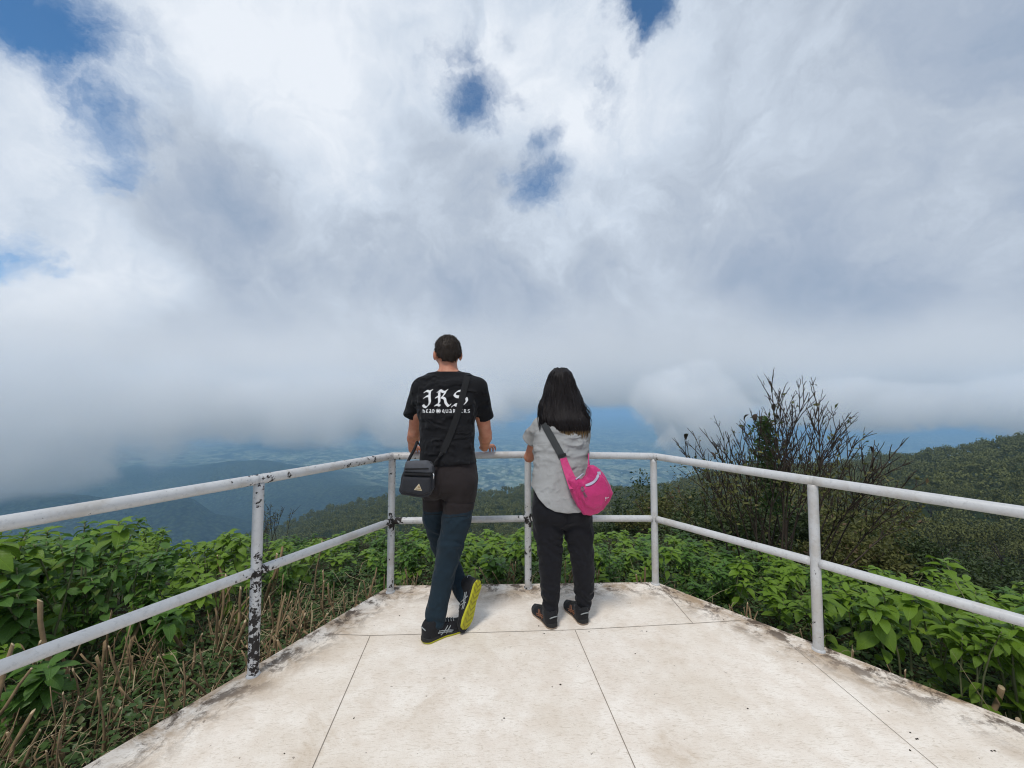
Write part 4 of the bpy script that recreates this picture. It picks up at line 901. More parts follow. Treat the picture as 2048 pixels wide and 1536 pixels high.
def hand(f, wrist, dirn, palm_n, side, curl, L=.185, spread=.10, k=.006):
    """palm and five bent fingers; dirn along the fingers, palm_n out of the palm, side: where the thumb points"""
    w = np.asarray(wrist, float); d = np.asarray(dirn, float); d /= np.linalg.norm(d); n = np.asarray(palm_n, float); n = n - d * n.dot(d); n /= np.linalg.norm(n); t = np.cross(n, d) * side
    pl = L * .50
    for q in (-1, -.4, .3, 1.0): f.cone(w + t * q * .016, w + d * pl + t * q * .030, .015, .0125, .012)
    for q, ln, r in ((1.0, .40, .0088), (.36, .47, .0094), (-.30, .43, .0090), (-.95, .33, .0078)):
        p = w + d * pl * .96 + t * q * .030; dd = d + t * q * spread; dd /= np.linalg.norm(dd); a = 0.0
        for j, (fr, c) in enumerate(zip((.45, .30, .25), curl)):
            a += c; v = dd * math.cos(a) + n * math.sin(a); e = p + v * L * ln * fr; f.cone(p, e, r * (1 - .08 * j), r * (1 - .08 * (j + 1)), .004); p = e
    b = w + d * pl * .28 + t * .022; v = d * .62 + t * .72 + n * .30; v /= np.linalg.norm(v); e = b + v * L * .25; f.cone(b, e, .0135, .0110, .010); v2 = d * .85 + t * .35 + n * .4; v2 /= np.linalg.norm(v2); f.cone(e, e + v2 * L * .17, .0108, .0088, .004)

def head(f, c, yaw, h=.118, w=.076, dp=.098, pitch=0.0):
    """skull, jaw, nose, brow, lips, ears; c centre of the head, facing +y turned by yaw"""
    R = rotz(yaw) @ np.array(((1, 0, 0), (0, math.cos(pitch), -math.sin(pitch)), (0, math.sin(pitch), math.cos(pitch)))); P = lambda x, y, z: np.asarray(c) + R @ np.array((x, y, z))
    f.ell(P(0, -.008, .025), (w, dp, h * .80), .02, R); f.ell(P(0, .030, -.035), (w * .80, dp * .66, h * .62), .03, R); f.ell(P(0, .062, -.085), (.032, .026, .020), .025, R)
    f.cone(P(0, .086, .012), P(0, .108, -.028), .008, .012, .012); f.cone(P(-.04, .080, .026), P(.04, .080, .026), .008, .008, .014)
    f.cone(P(-.018, .087, -.058), P(.018, .087, -.058), .0065, .0065, .006); f.cone(P(-.016, .086, -.068), P(.016, .086, -.068), .007, .007, .006)
    for s in (-1, 1):
        f.ell(P(s * .032, .076, .010), (.014, .012, .010), .005, R); f.ell(P(s * .052, .060, -.025), (.022, .022, .020), .02, R)
        f.ell(P(s * (w + .006), -.002, -.012), (.010, .019, .030), .006, R @ rotz(s * -.35)); f.ell(P(s * (w + .012), -.013, -.005), (.007, .010, .025), .006, R @ rotz(s * -.5))
    return P

# ------------------------------------------------------------------ the man
def build_man():
    base = np.array((-.40, 2.44, 0.0)); root = tag(empty('person', base), 'tall man in black printed t-shirt leaning on the front rail with crossed legs', 'person')
    A = at
    shL, shR = A(843, 776, 2.585), A(955, 778, 2.58)
    trunk = [row(748, 862, 932, 2.61, .060), row(756, 848, 948, 2.605, .080), row(772, 837, 961, 2.595, .102), row(800, 835, 957, 2.575, .116), row(840, 839, 950, 2.555, .114), row(880, 843, 946, 2.53, .106), row(908, 842, 948, 2.51, .108), row(928, 840, 951, 2.50, .114)]
    pelvis = [row(915, 846, 948, 2.505, .098), row(935, 843, 952, 2.50, .112), row(960, 841, 954, 2.485, .128), row(978, 849, 951, 2.475, .112), row(990, 864, 938, 2.475, .075), row(997, 876, 926, 2.475, .05)]
    legR = [A(922, 985, 2.46), A(912, 1040, 2.44), A(901, 1090, 2.425), A(886, 1155, 2.415), A(873, 1222, 2.40), A(870, 1247, 2.395)]; rR = [.098, .088, .075, .066, .0575, .0555]
    legL = [A(873, 985, 2.50), A(870, 1035, 2.56), A(882, 1085, 2.63), A(905, 1140, 2.60), A(925, 1180, 2.53), A(930, 1192, 2.505)]; rL = [.088, .080, .069, .060, .052, .050]
    hc = A(895.5, 709, 2.635)
    # body
    f = Field((-.85, 2.15, .02), (.02, 3.12, 1.92), .0045)
    head(f, hc, math.radians(17), h=.120, w=.080, dp=.100, pitch=-.06)
    f.cone(A(896, 722, 2.62), A(897, 752, 2.60), .058, .066, .02); f.loft(trunk, .03, infl=-.012); f.loft(pelvis, .03, infl=-.032)
    f.cone(A(897, 752, 2.605), shL, .055, .05, .03); f.cone(A(897, 752, 2.605), shR, .055, .05, .03)
    f.chain(legR, np.array(rR) - .026, .03); f.chain(legL, np.array(rL) - .026, .03)
    elL, wrL = A(828, 866, 2.715), A(825, 899, 2.875); elR, wrR = A(971, 866, 2.72), A(969, 895, 2.865)
    f.chain([shL, lerp(shL, elL, .55), elL, lerp(elL, wrL, .3), wrL], [.060, .050, .040, .043, .0285], .015); f.chain([shR, lerp(shR, elR, .55), elR, lerp(elR, wrR, .3), wrR], [.062, .052, .042, .045, .0295], .015)
    # hands: heel of the hand on the pipe, fingers bent over its far side
    hand(f, wrL + np.array((0, .012, .008)), (.10, 1.0, -.05), (0, 0, -1), 1, (.35, .7, .6)); hand(f, wrR + np.array((0, .012, .006)), (.32, .95, -.02), (0, 0, -1), -1, (.30, .6, .5), spread=.22)
    f.near(lambda x, y, z: .0015 * vnoise(x * 30, y * 30, z * 30)); body = f.build('person_body', [M_skin], root)
    body.name = 'body'
    # eyes
    R = rotz(math.radians(17)); mb = MB()
    for s in (-1, 1):
        c = hc + R @ np.array((s * .032, .088, .010)); th = np.linspace(0, np.pi, 7); mb.tube(np.stack([np.full(7, c[0]), np.full(7, c[1]), c[2] - .010 * np.cos(th)], 1), .0105 * np.sin(th) + 1e-4, 10, cap=False)
    mb.V = [local(v, root) for v in mb.V]; mb.build('eyes', plain('eye_white', (.6, .58, .55), .2, .1), root)
    # hair: cropped, longer on top
    f = Field(hc - np.array((.14, .16, .15)), hc + np.array((.14, .16, .17)), .0034); R17 = rotz(math.radians(17)) @ np.array(((1, 0, 0), (0, math.cos(-.08), math.sin(.08)), (0, -math.sin(.08), math.cos(.08)))); P = lambda x, y, z: hc + R17 @ np.array((x, y, z))
    f.ell(P(0, -.008, .026), (.0865, .109, .1065), .01, R17); f.ell(P(0, -.046, -.018), (.068, .060, .062), .02, R17); f.ell(P(.004, .03, .054), (.070, .074, .073), .02, R17)
    x, y, z = f.grid(); q = np.stack(np.broadcast_arrays(x - hc[0], y - hc[1], z - hc[2]), -1) @ R17; cut = np.interp(q[..., 1], [-.12, -.07, -.035, -.015, .02, .08], [-.062, -.058, -.030, .018, .008, .075]); cut = np.where((np.abs(q[..., 0]) > .045) & (q[..., 1] < .0), np.maximum(cut, -.044 + .9 * (np.abs(q[..., 0]) - .045) + .0 * cut), cut)
    f.f = np.maximum(f.f, (cut - q[..., 2]).astype(np.float32)); f.near(lambda x, y, z: .0055 * vnoise(x * 45, y * 45, z * 26) + .004 * vnoise(x * 130, y * 130, z * 40 + 5))
    hair = f.build('hair', [M_manhair], root); hv, hf = f.mesh(); rs = random.Random(4); mb = MB()
    nrm = np.cross(hv[hf[:, 1]] - hv[hf[:, 0]], hv[hf[:, 2]] - hv[hf[:, 0]]); nrm /= np.linalg.norm(nrm, axis=1)[:, None] + 1e-9
    for i in rs.sample(range(len(hf)), 2600):
        p = hv[hf[i]].mean(0); n = nrm[i]; t = np.array((rs.gauss(0, .35), rs.gauss(0, .3), -.8)); t = t - n * t.dot(n); t /= np.linalg.norm(t) + 1e-9; l = rs.uniform(.010, .018)
        q = [p - n * .002, p + n * .004 + t * l * .5, p + n * .003 + t * l]; mb.tube(q, [.0011, .0009, .0003], 3, cap=False)
    mb.V = [local(v, root) for v in mb.V]; mb.build('hair_strands', M_manhair, hair); 
    # t-shirt
    f = Field((-.78, 2.2, .95), (-.02, 2.85, 1.72), .0048)
    f.loft(trunk, .03, infl=.004); f.cone(A(897, 754, 2.607), lerp(shL, A(897, 754, 2.6), .12), .062, .062, .04); f.cone(A(897, 754, 2.607), lerp(shR, A(897, 754, 2.6), .12), .062, .063, .04)
    seL, seR = A(823.5, 829, 2.665), A(970, 833, 2.665); f.cone(shL, seL, .068, .0555, .03); f.cone(shR, seR, .070, .0575, .03)
    hz = at(0, 926.5, 2.50)[2]
    def fold(x, y, z):
        ph = z * 46 + 7 * np.abs(x + .405) + 5 * x + 2.6 * vnoise(x * 5, y * 5, z * 6) + .8 * vnoise(x * 16, y * 16, z * 12); rd = 1 - np.abs(np.sin(ph)) ** .7
        w = .024 * rd * np.clip((1.27 - z) / .12, 0, 1) * np.clip(.60 + 1.0 * vnoise(x * 4 + 3, y * 4, z * 11), 0, 1)
        dl = .004 * np.clip((.17 - np.abs(x + .405)) / .03, 0, 1) * np.sin((z - 1.1) * 48 - np.abs(x + .405) * 60) * np.clip((z - 1.18) / .1, 0, 1) * np.clip((np.abs(x + .405) - .09) / .06, 0, 1) * np.clip((1.46 - z) / .06, 0, 1)
        return -w * .85 * np.clip(1.25 - np.abs(x + .405) / .17, .25, 1) - dl - .003 * vnoise(x * 11, y * 11, z * 11) - .003 * vnoise(x * 6 + y * 9, 1, z * 22)
    f.near(fold); f.blur(1); x, y, z = f.grid()
    f.f = np.maximum(f.f, (hz + .008 * np.sin(x * 17) - z)).astype(np.float32)
    for a, b, r in ((shL, seL, .049), (shR, seR, .051)):
        e = (b - a) / np.linalg.norm(b - a); t = (x - b[0]) * e[0] + (y - b[1]) * e[1] + (z - b[2]) * e[2]; rad = np.sqrt((x - b[0] - t * e[0]) ** 2 + (y - b[1] - t * e[1]) ** 2 + (z - b[2] - t * e[2]) ** 2)
        end = np.where(rad < .10, t - .012, -1); f.f = np.maximum(f.f, end).astype(np.float32); f.f = np.maximum(f.f, -np.maximum(rad - r, -.02 - t)).astype(np.float32)
    nk = A(896.5, 741, 2.61); f.f = np.maximum(f.f, -np.maximum(np.sqrt((x - nk[0]) ** 2 + (y - nk[1] - .01) ** 2) - .062, nk[2] - .030 - z)).astype(np.float32); f.f = np.maximum(f.f, z - nk[2] - .004 + .10 * np.maximum(y - 2.6, 0)).astype(np.float32)
    tee = f.build('t_shirt', [M_black_tee], root); T = bvh(tee)
    mb = MB(); Q = [np.array((nk[0] + .0645 * math.cos(a), nk[1] + .008 + .0645 * math.sin(a), nk[2] - .004 - .022 * max(0, math.sin(a)))) for a in np.linspace(0, 2 * math.pi, 40)]; mb.tube(Q, .0065, 8, cap=False); mb.V = [local(v, root) for v in mb.V]; mb.build('collar', M_black_tee, tee).location = (0, 0, 0)
    # trousers: brown above, teal below
    f = Field((-.85, 2.15, .06), (-.02, 2.95, 1.10), .0048); f.loft(pelvis, .03, infl=.004); f.chain(legR, rR, .018); f.chain(legL, rL, .014)
    f.ell(A(922, 968, 2.415), (.082, .060, .085), .04); f.ell(A(874, 968, 2.42), (.078, .058, .085), .04)
    def fold2(x, y, z):
        kn = np.exp(-((z - .50) / .12) ** 2) * .005 * np.sin(z * 85 + 22 * x + 8 * vnoise(x * 11, y * 11, z * 6)) * (.3 + vnoise(x * 8, y * 8, z * 9 + 3) ** 2 * 2); an = np.exp(-((z - .12) / .07) ** 2) * .006 * np.sin(z * 85 + x * 30 + 5 * vnoise(x * 12, y * 12, z * 5)) * (.2 + 2 * vnoise(x * 9, y * 9, z * 12) ** 2)
        return -kn - an - .004 * vnoise(x * 8, y * 8, z * 8) - .003 * vnoise(x * 22, y * 22, z * 11)
    f.near(fold2); x, y, z = f.grid(); cr = A(889, 0, 2.4)[0]
    f.near(lambda x, y, z: .014 * np.exp(-((x - (cr + .02 * (z - .9))) / .010) ** 2) * np.clip((y < 2.47), 0, 1) * np.clip((.99 - z) / .10, 0, 1) * np.clip((z - .70) / .06, 0, 1))          # centre seam and cleft
    f.near(lambda x, y, z: .007 * np.exp(-((z - .795 + .05 * np.abs(x - cr)) / .007) ** 2) * (y < 2.47))
    f.blur(1); hemR = legR[-1][2]; f.f = np.maximum(f.f, np.where(x < -.41 + .0 * y, hemR - .012 - z + .12 * (y - 2.40), -1)).astype(np.float32)
    zb = A(0, 1030, 2.35)[2]; tr = f.build('trousers', [M_brown_tr, M_teal_tr], root, mi=lambda C: C[:, 2] < zb - .012 * np.sin(C[:, 0] * 9))
    # seam between the two cloths and the small zip at the waistband
    TT = bvh(tr); mb = MB()
    for pts in ([(a, 1033 + 1.5 * math.sin(a * .1)) for a in range(884, 936, 3)], [(a, 1029) for a in range(848, 882, 3)]):
        Q = [h[0] + h[1] * .0008 for h in (cast(TT, *p) for p in pts) if h is not None]
        if len(Q) > 3: mb.tube(Q, .0016, 5)
    mb.V = [local(v, root) for v in mb.V]; mb.build('seam', M_darksole, tr)
    # shoes
    sR = shoe(root, frame_mat((-.525, 2.325, 0.0), (-.305, 2.492, 0.0), (0, 0, 1)), .300, .050, M_yellow, M_shoegrey, up=.112)
    toe = np.array((-.287, 2.40, .012)); heel = at(953, 1184, 2.47); nn = np.array((-.80, .58, .10)); hl = toe + (heel - toe) / np.linalg.norm(heel - toe) * .300
    sL = shoe(root, frame_mat(hl, toe, nn), .300, .050, M_yellow, M_shoegrey, up=.112, tread=True)
    # printing on the back
    pr = MB(); s0 = 4.517; nib = np.array((math.cos(math.radians(-40)), math.sin(math.radians(-40)))) 
    cell = .22; x0, y0, x1, y1 = 840., 775., 946., 832.; gx = np.arange(x0, x1, cell); gy = np.arange(y0, y1, cell); mask = np.zeros((len(gx), len(gy)), bool); GX, GY = np.meshgrid(gx, gy, indexing='ij')
    def stroke(P, nw, thin=.30):
        P = np.array(P, float) / s0 + np.array((760, 640)); L = np.concatenate([[0], np.cumsum(np.linalg.norm(np.diff(P, axis=0), axis=1))]); n = int(L[-1] / .18) + 2; s = np.linspace(0, L[-1], n)
        Q = np.stack([np.interp(s, L, P[:, i]) for i in (0, 1)], 1); nw = nw / s0
        for q in Q:
            dx = GX - q[0]; dy = GY - q[1]; u = dx * nib[0] + dy * nib[1]; v = -dx * nib[1] + dy * nib[0]; mask[(np.abs(u) < nw / 2) & (np.abs(v) < max(thin, nw * .11))] = True
    def curve(P, n=14):
        P = np.array(P, float); t = np.linspace(0, len(P) - 1, n * (len(P) - 1)); i = np.clip(t.astype(int), 0, len(P) - 2); u = (t - i)[:, None]; g = lambda k: P[np.clip(k, 0, len(P) - 1)]
        a, b, c, d = g(i - 1), g(i), g(i + 1), g(i + 2); return .5 * (2 * b + (c - a) * u + (2 * a - 5 * b + 4 * c - d) * u ** 2 + (3 * b - a - 3 * c + d) * u ** 3)
    N = 24
    for P in ([(404, 652), (424, 640), (446, 646), (470, 634)], [(452, 640), (447, 690), (450, 740), (438, 768), (420, 786)], [(390, 768), (402, 782), (420, 788)], [(402, 702), (420, 690), (440, 688)],
              [(506, 700), (520, 692), (538, 690)], [(536, 650), (534, 700), (534, 742), (516, 768)], [(498, 772), (516, 764), (540, 774)], [(522, 650), (545, 636), (575, 650), (606, 634)], [(592, 644), (580, 672), (556, 698)], [(556, 698), (584, 712), (594, 748), (618, 776), (634, 764)],
              [(752, 654), (724, 640), (692, 650), (674, 676), (694, 694), (722, 700), (742, 716)], [(690, 690), (722, 688), (744, 668), (752, 644)], [(742, 716), (738, 742), (706, 756), (676, 762), (652, 780)], [(778, 704), (784, 730), (764, 758)], [(676, 766), (700, 774), (720, 762)]):
        stroke(curve(P), N)
    def word(txt, xa, xb, yt, yb, nw):
        G = {'H': [[(.15, 0), (.2, 1)], [(.2, .45), (.6, .4), (.8, .6), (.75, 1)]], 'E': [[(.8, .05), (.35, .05), (.15, .5), (.35, .95), (.85, .92)], [(.2, .5), (.7, .5)]], 'A': [[(.2, .1), (.55, 0), (.8, 1)], [(.75, .5), (.3, .55), (.2, .95), (.7, .9)]], 'D': [[(.15, .1), (.55, .1), (.85, .5), (.55, .95), (.2, .95)], [(.25, .1), (.25, .95)]],
             'Q': [[(.5, .05), (.15, .4), (.4, .9), (.8, .6), (.5, .05)], [(.5, .7), (.95, 1.1)]], 'U': [[(.15, .05), (.2, .8), (.5, .95), (.8, .7)], [(.8, .05), (.82, 1)]], 'R': [[(.2, 0), (.22, 1)], [(.2, .08), (.7, .1), (.65, .45), (.25, .5)], [(.4, .5), (.85, 1)]], 'T': [[(.1, .08), (.9, .05)], [(.5, .08), (.45, .7), (.8, .95)]], 'S': [[(.8, .08), (.3, .08), (.2, .4), (.75, .6), (.7, .92), (.15, .95)]]}
        wch = (xb - xa) / len(txt)
        for i, ch in enumerate(txt):
            for st in G[ch]: stroke([(xa + wch * (i + .06 + .86 * x), yt + (yb - yt) * y) for x, y in st], nw, .2)
    word('HEAD', 384, 498, 806, 838, 6.2); word('QUARTERS', 556, 818, 806, 838, 6.2)
    cxy = np.array((527, 822)) / s0 + np.array((760, 640)); rr = np.hypot(GX - cxy[0], GY - cxy[1]) * s0; mask |= (rr < 13) | ((rr > 16.5) & (rr < 21) & (np.abs(GX - cxy[0]) * s0 > 5))
    ii = np.argwhere(mask); vid = {}; V = []; F = []
    for i, j in ii:
        q = []
        for a, b in ((0, 0), (0, 1), (1, 1), (1, 0)):
            k = (i + a, j + b)
            if k not in vid:
                h = cast(T, x0 + cell * k[0], y0 + cell * k[1]); vid[k] = len(V); V.append(h[0] + h[1] * .0012 if h is not None else np.array((0, 0, 0)))
            q.append(vid[k])
        F.append(q)
    V = np.array(V); mesh_np('print', local(V, root), np.array(F), [M_white_print], tee, True)
    # shoulder bag (a thing of its own, carried by the man)
    bag = tag(empty('shoulder_bag', A(834, 994, 2.33)), 'small dark grey shoulder bag with triangular patch at the left hip of the man', 'bag')
    def poly_bag(name, pts, Yc, th, mat, h=.004, rnd=.012, pillow=.5, noise=.002, par=bag, tilt=0.0):
        Pp = np.array([A(px, py, Yc) for px, py in pts]); xz = Pp[:, [0, 2]]; f = Field((xz[:, 0].min() - .04, Yc - th - .04, xz[:, 1].min() - .04), (xz[:, 0].max() + .04, Yc + th + .04, xz[:, 1].max() + .04), h); X, Yg, Z = f.grid()
        x2, z2 = np.broadcast_arrays(X[:, 0, :][:, None, :], Z[0, 0, :][None, None, :]); x2 = x2[:, 0, :]; z2 = z2[:, 0, :]; d = poly_sd(x2, z2, xz)[:, None, :]
        tt = th * ((1 - pillow) + pillow * np.sqrt(np.clip(-d / (.5 * min(np.ptp(xz[:, 0]), np.ptp(xz[:, 1]))), 0, 1)))
        yd = np.abs(Yg - Yc - tilt * (Z - xz[:, 1].mean())) - tt; a = d + rnd; b = yd + rnd; f.f = (np.minimum(np.maximum(a, b), 0) + np.sqrt(np.maximum(a, 0) ** 2 + np.maximum(b, 0) ** 2) - rnd).astype(np.float32)
        if noise: f.near(lambda x, y, z: noise * vnoise(x * 26, y * 26, z * 26) + noise * .7 * vnoise(x * 60, y * 60, z * 30))
        return f.build(name, [mat], par)
    globals()['poly_bag'] = poly_bag
    M_bag = cloth('charcoal_nylon', (.030, .031, .036), bump=.3, mott=30); M_bag2 = cloth('grey_nylon', (.085, .088, .098), bump=.3, mott=30); M_web = plain('black_webbing', (.012, .012, .013), .8, .2, 300, .4)
    b0 = poly_bag('bag_body', [(813, 925), (860, 924), (868, 932), (868, 975), (860, 990), (848, 994), (805, 987), (800, 980), (805, 955)], 2.335, .046, M_bag, pillow=.25)
    b1 = poly_bag('front_pocket', [(807, 953), (861, 955), (862, 984), (846, 990), (805, 984), (801, 977)], 2.285, .022, M_bag, pillow=.4); b2 = poly_bag('top_panel', [(813, 922), (855, 922), (865, 931), (866, 943), (861, 946), (810, 943)], 2.315, .040, M_bag2, pillow=.3)
    b3 = poly_bag('band', [(808, 945), (863, 947), (863, 953), (807, 951)], 2.284, .012, M_web, rnd=.004, noise=0)
    Tb = BVHTree.FromPolygons([Vector(v) for o in (b0, b1, b2) for v in ((np.array([q.co for q in o.data.vertices]) + np.array(bag.location)).tolist())], [tuple(i + off for i in p.vertices) for o, off in ((b0, 0), (b1, len(b0.data.vertices)), (b2, len(b0.data.vertices) + len(b1.data.vertices))) for p in o.data.polygons])
    mb = MB(); Q = [h[0] + h[1] * .001 for h in (cast(Tb, x, 938 - (x - 812) * .02) for x in range(811, 858, 2)) if h is not None]; mb.tube(Q, .0045, 6); mb.V = [local(v, bag) for v in mb.V]; mb.build('zip', M_web, bag)
    def decal(name, poly, mat, tree, par, off=.0015, cell=.35):
        P = np.array(poly, float); gx = np.arange(P[:, 0].min(), P[:, 0].max() + cell, cell); gy = np.arange(P[:, 1].min(), P[:, 1].max() + cell, cell); GX, GY = np.meshgrid(gx, gy, indexing='ij'); ins = poly_sd(GX, GY, P) < 0; V = []; F = []; vid = {}
        for i, j in np.argwhere(ins):
            q = []
            for a, b in ((0, 0), (0, 1), (1, 1), (1, 0)):
                k = (i + a, j + b)
                if k not in vid:
                    h = cast(tree, P[:, 0].min() + cell * k[0], P[:, 1].min() + cell * k[1])
                    if h is None: break
                    vid[k] = len(V); V.append(h[0] + h[1] * off)
                q.append(vid[k])
            if len(q) == 4: F.append(q)
        return mesh_np(name, local(np.array(V), par), np.array(F), [mat], par, True)
    globals()['decal'] = decal
    pt = decal('patch', [(838, 967), (827.5, 979.5), (844, 981.5)], plain('tan_leather_patch', (.55, .47, .33), .6, .1), Tb, bag); d2 = decal('mark', [(838, 970.5), (834.8, 975), (840.5, 975.6)], plain('patch_mark', (.34, .24, .12), .6, .1), Tb, bag, off=.0027); d2.parent = pt
    d3 = decal('mark', [(831.8, 976.6), (841.6, 978), (841.8, 979.4), (831, 978.3)], d2.data.materials[0], Tb, bag, off=.0027); d3.parent = pt
    mb = MB(); p0 = A(866, 946, 2.285); mb.tube([p0, A(867.5, 950, 2.28), A(867, 958, 2.28)], [.003, .0045, .003], 6); mb.V = [local(v, bag) for v in mb.V]; mb.build('zip_pull', plain('steel', (.55, .55, .55), .3, .1, metal=.8), bag)
    # strap across the back, over the right shoulder, down the chest and to the bag's other corner
    def strap(name, pts, half, mat, par, tree, thick=.0025, off=.003):
        Q = []; Nn = []
        for px, py in pts:
            h = cast(tree, px, py)
            if h is not None: Q.append(h[0]); Nn.append(h[1])
        return ribbon(name, np.array(Q), np.array(Nn), half, mat, par, off, thick)
    def ribbon(name, Q, Nn, half, mat, par, off=.003, thick=.003):
        kk = np.ones(7) / 7; sm = lambda a: np.stack([np.convolve(np.pad(a[:, i], 3, 'edge'), kk, 'valid') for i in range(3)], 1)
        if len(Q) > 8: Nn = sm(sm(Nn)); Q2 = sm(Q); Q = np.where(((Q2 - Q) * Nn).sum(1)[:, None] > -.004, Q2, Q)
        Nn = Nn / np.linalg.norm(Nn, axis=1)[:, None]; Tn = np.gradient(Q, axis=0); Tn /= np.linalg.norm(Tn, axis=1)[:, None]; S = np.cross(Tn, Nn); S /= np.linalg.norm(S, axis=1)[:, None]; half = np.broadcast_to(half, len(Q))[:, None]
        V = np.concatenate([np.stack([Q - S * half + Nn * off, Q + Nn * (off + .001), Q + S * half + Nn * off, Q + S * half + Nn * (off + thick), Q + Nn * (off + thick + .001), Q - S * half + Nn * (off + thick)], 1)]).reshape(-1, 3); F = []
        for i in range(len(Q) - 1):
            for j in range(6): F.append((i * 6 + j, i * 6 + (j + 1) % 6, i * 6 + 6 + (j + 1) % 6, i * 6 + 6 + j))
        return mesh_np(name, local(V, par), np.array(F)[:, ::-1], [mat], par, False)
    globals()['strap'] = strap; globals()['ribbon'] = ribbon
    tt = np.linspace(0, 1, 60); P = curve([(934.5, 752), (928, 780), (914, 832), (896, 880), (884, 906)], 16)
    strap('strap', P, .0205, M_web, bag, T)
    s_top = cast(T, 934.5, 752)[0]
    fr = []; fn = []
    for t in np.linspace(0, 1, 26):
        x = s_top[0] - .02 - .30 * t; z = s_top[2] - .50 * t
        h = T.ray_cast(Vector((x, 3.3, z)), Vector((0, -1, 0)))
        if h[0] is not None: fr.append(np.array(h[0])); fn.append(np.array(h[1]))
    over = [s_top + np.array((0, .02, .012)), s_top + np.array((-.004, .05, .016)), fr[0] + np.array((0, .0, .02))]
    ribbon('strap', np.array(over + fr), np.array([(0.2, -.4, 1), (.1, .2, 1), (0, .8, .6)] + [tuple(q) for q in fn]), .0185, M_web, bag)
    mb = MB(); h = cast(T, 884, 906); q0 = h[0] + h[1] * .006; c1 = A(876, 917, 2.375); c2 = A(870, 924, 2.36); mb.tube([q0, lerp(q0, c1, .5), c1], [.012, .009, .006], 8); mb.tube([c1, lerp(c1, c2, .5), c2, A(867, 934, 2.345)], [.006, .008, .005, .010], 8)
    e1 = A(829, 898, 2.47); e2 = A(815, 924, 2.35); mb.tube([fr[-1], A(834, 884, 2.6), e1, lerp(e1, e2, .6), e2], [.010, .010, .010, .010, .008], 8); mb.V = [local(v, bag) for v in mb.V]; mb.build('strap_hook', M_web, bag)
    return root
def poly_sd(x, y, P):
    """signed distance to a 2-D polygon, negative inside"""
    d = np.full(x.shape, 1e9); ins = np.zeros(x.shape, bool); n = len(P)
    for i in range(n):
        a = P[i]; b = P[(i + 1) % n]; e = b - a; wx = x - a[0]; wy = y - a[1]; t = np.clip((wx * e[0] + wy * e[1]) / max(e.dot(e), 1e-12), 0, 1); d = np.minimum(d, (wx - e[0] * t) ** 2 + (wy - e[1] * t) ** 2)
        c = (a[1] <= y) != (b[1] <= y); xi = a[0] + (y - a[1]) * e[0] / (e[1] if abs(e[1]) > 1e-12 else 1e-12); ins ^= c & (x < xi)
    return np.where(ins, -1, 1) * np.sqrt(d)
build_man()

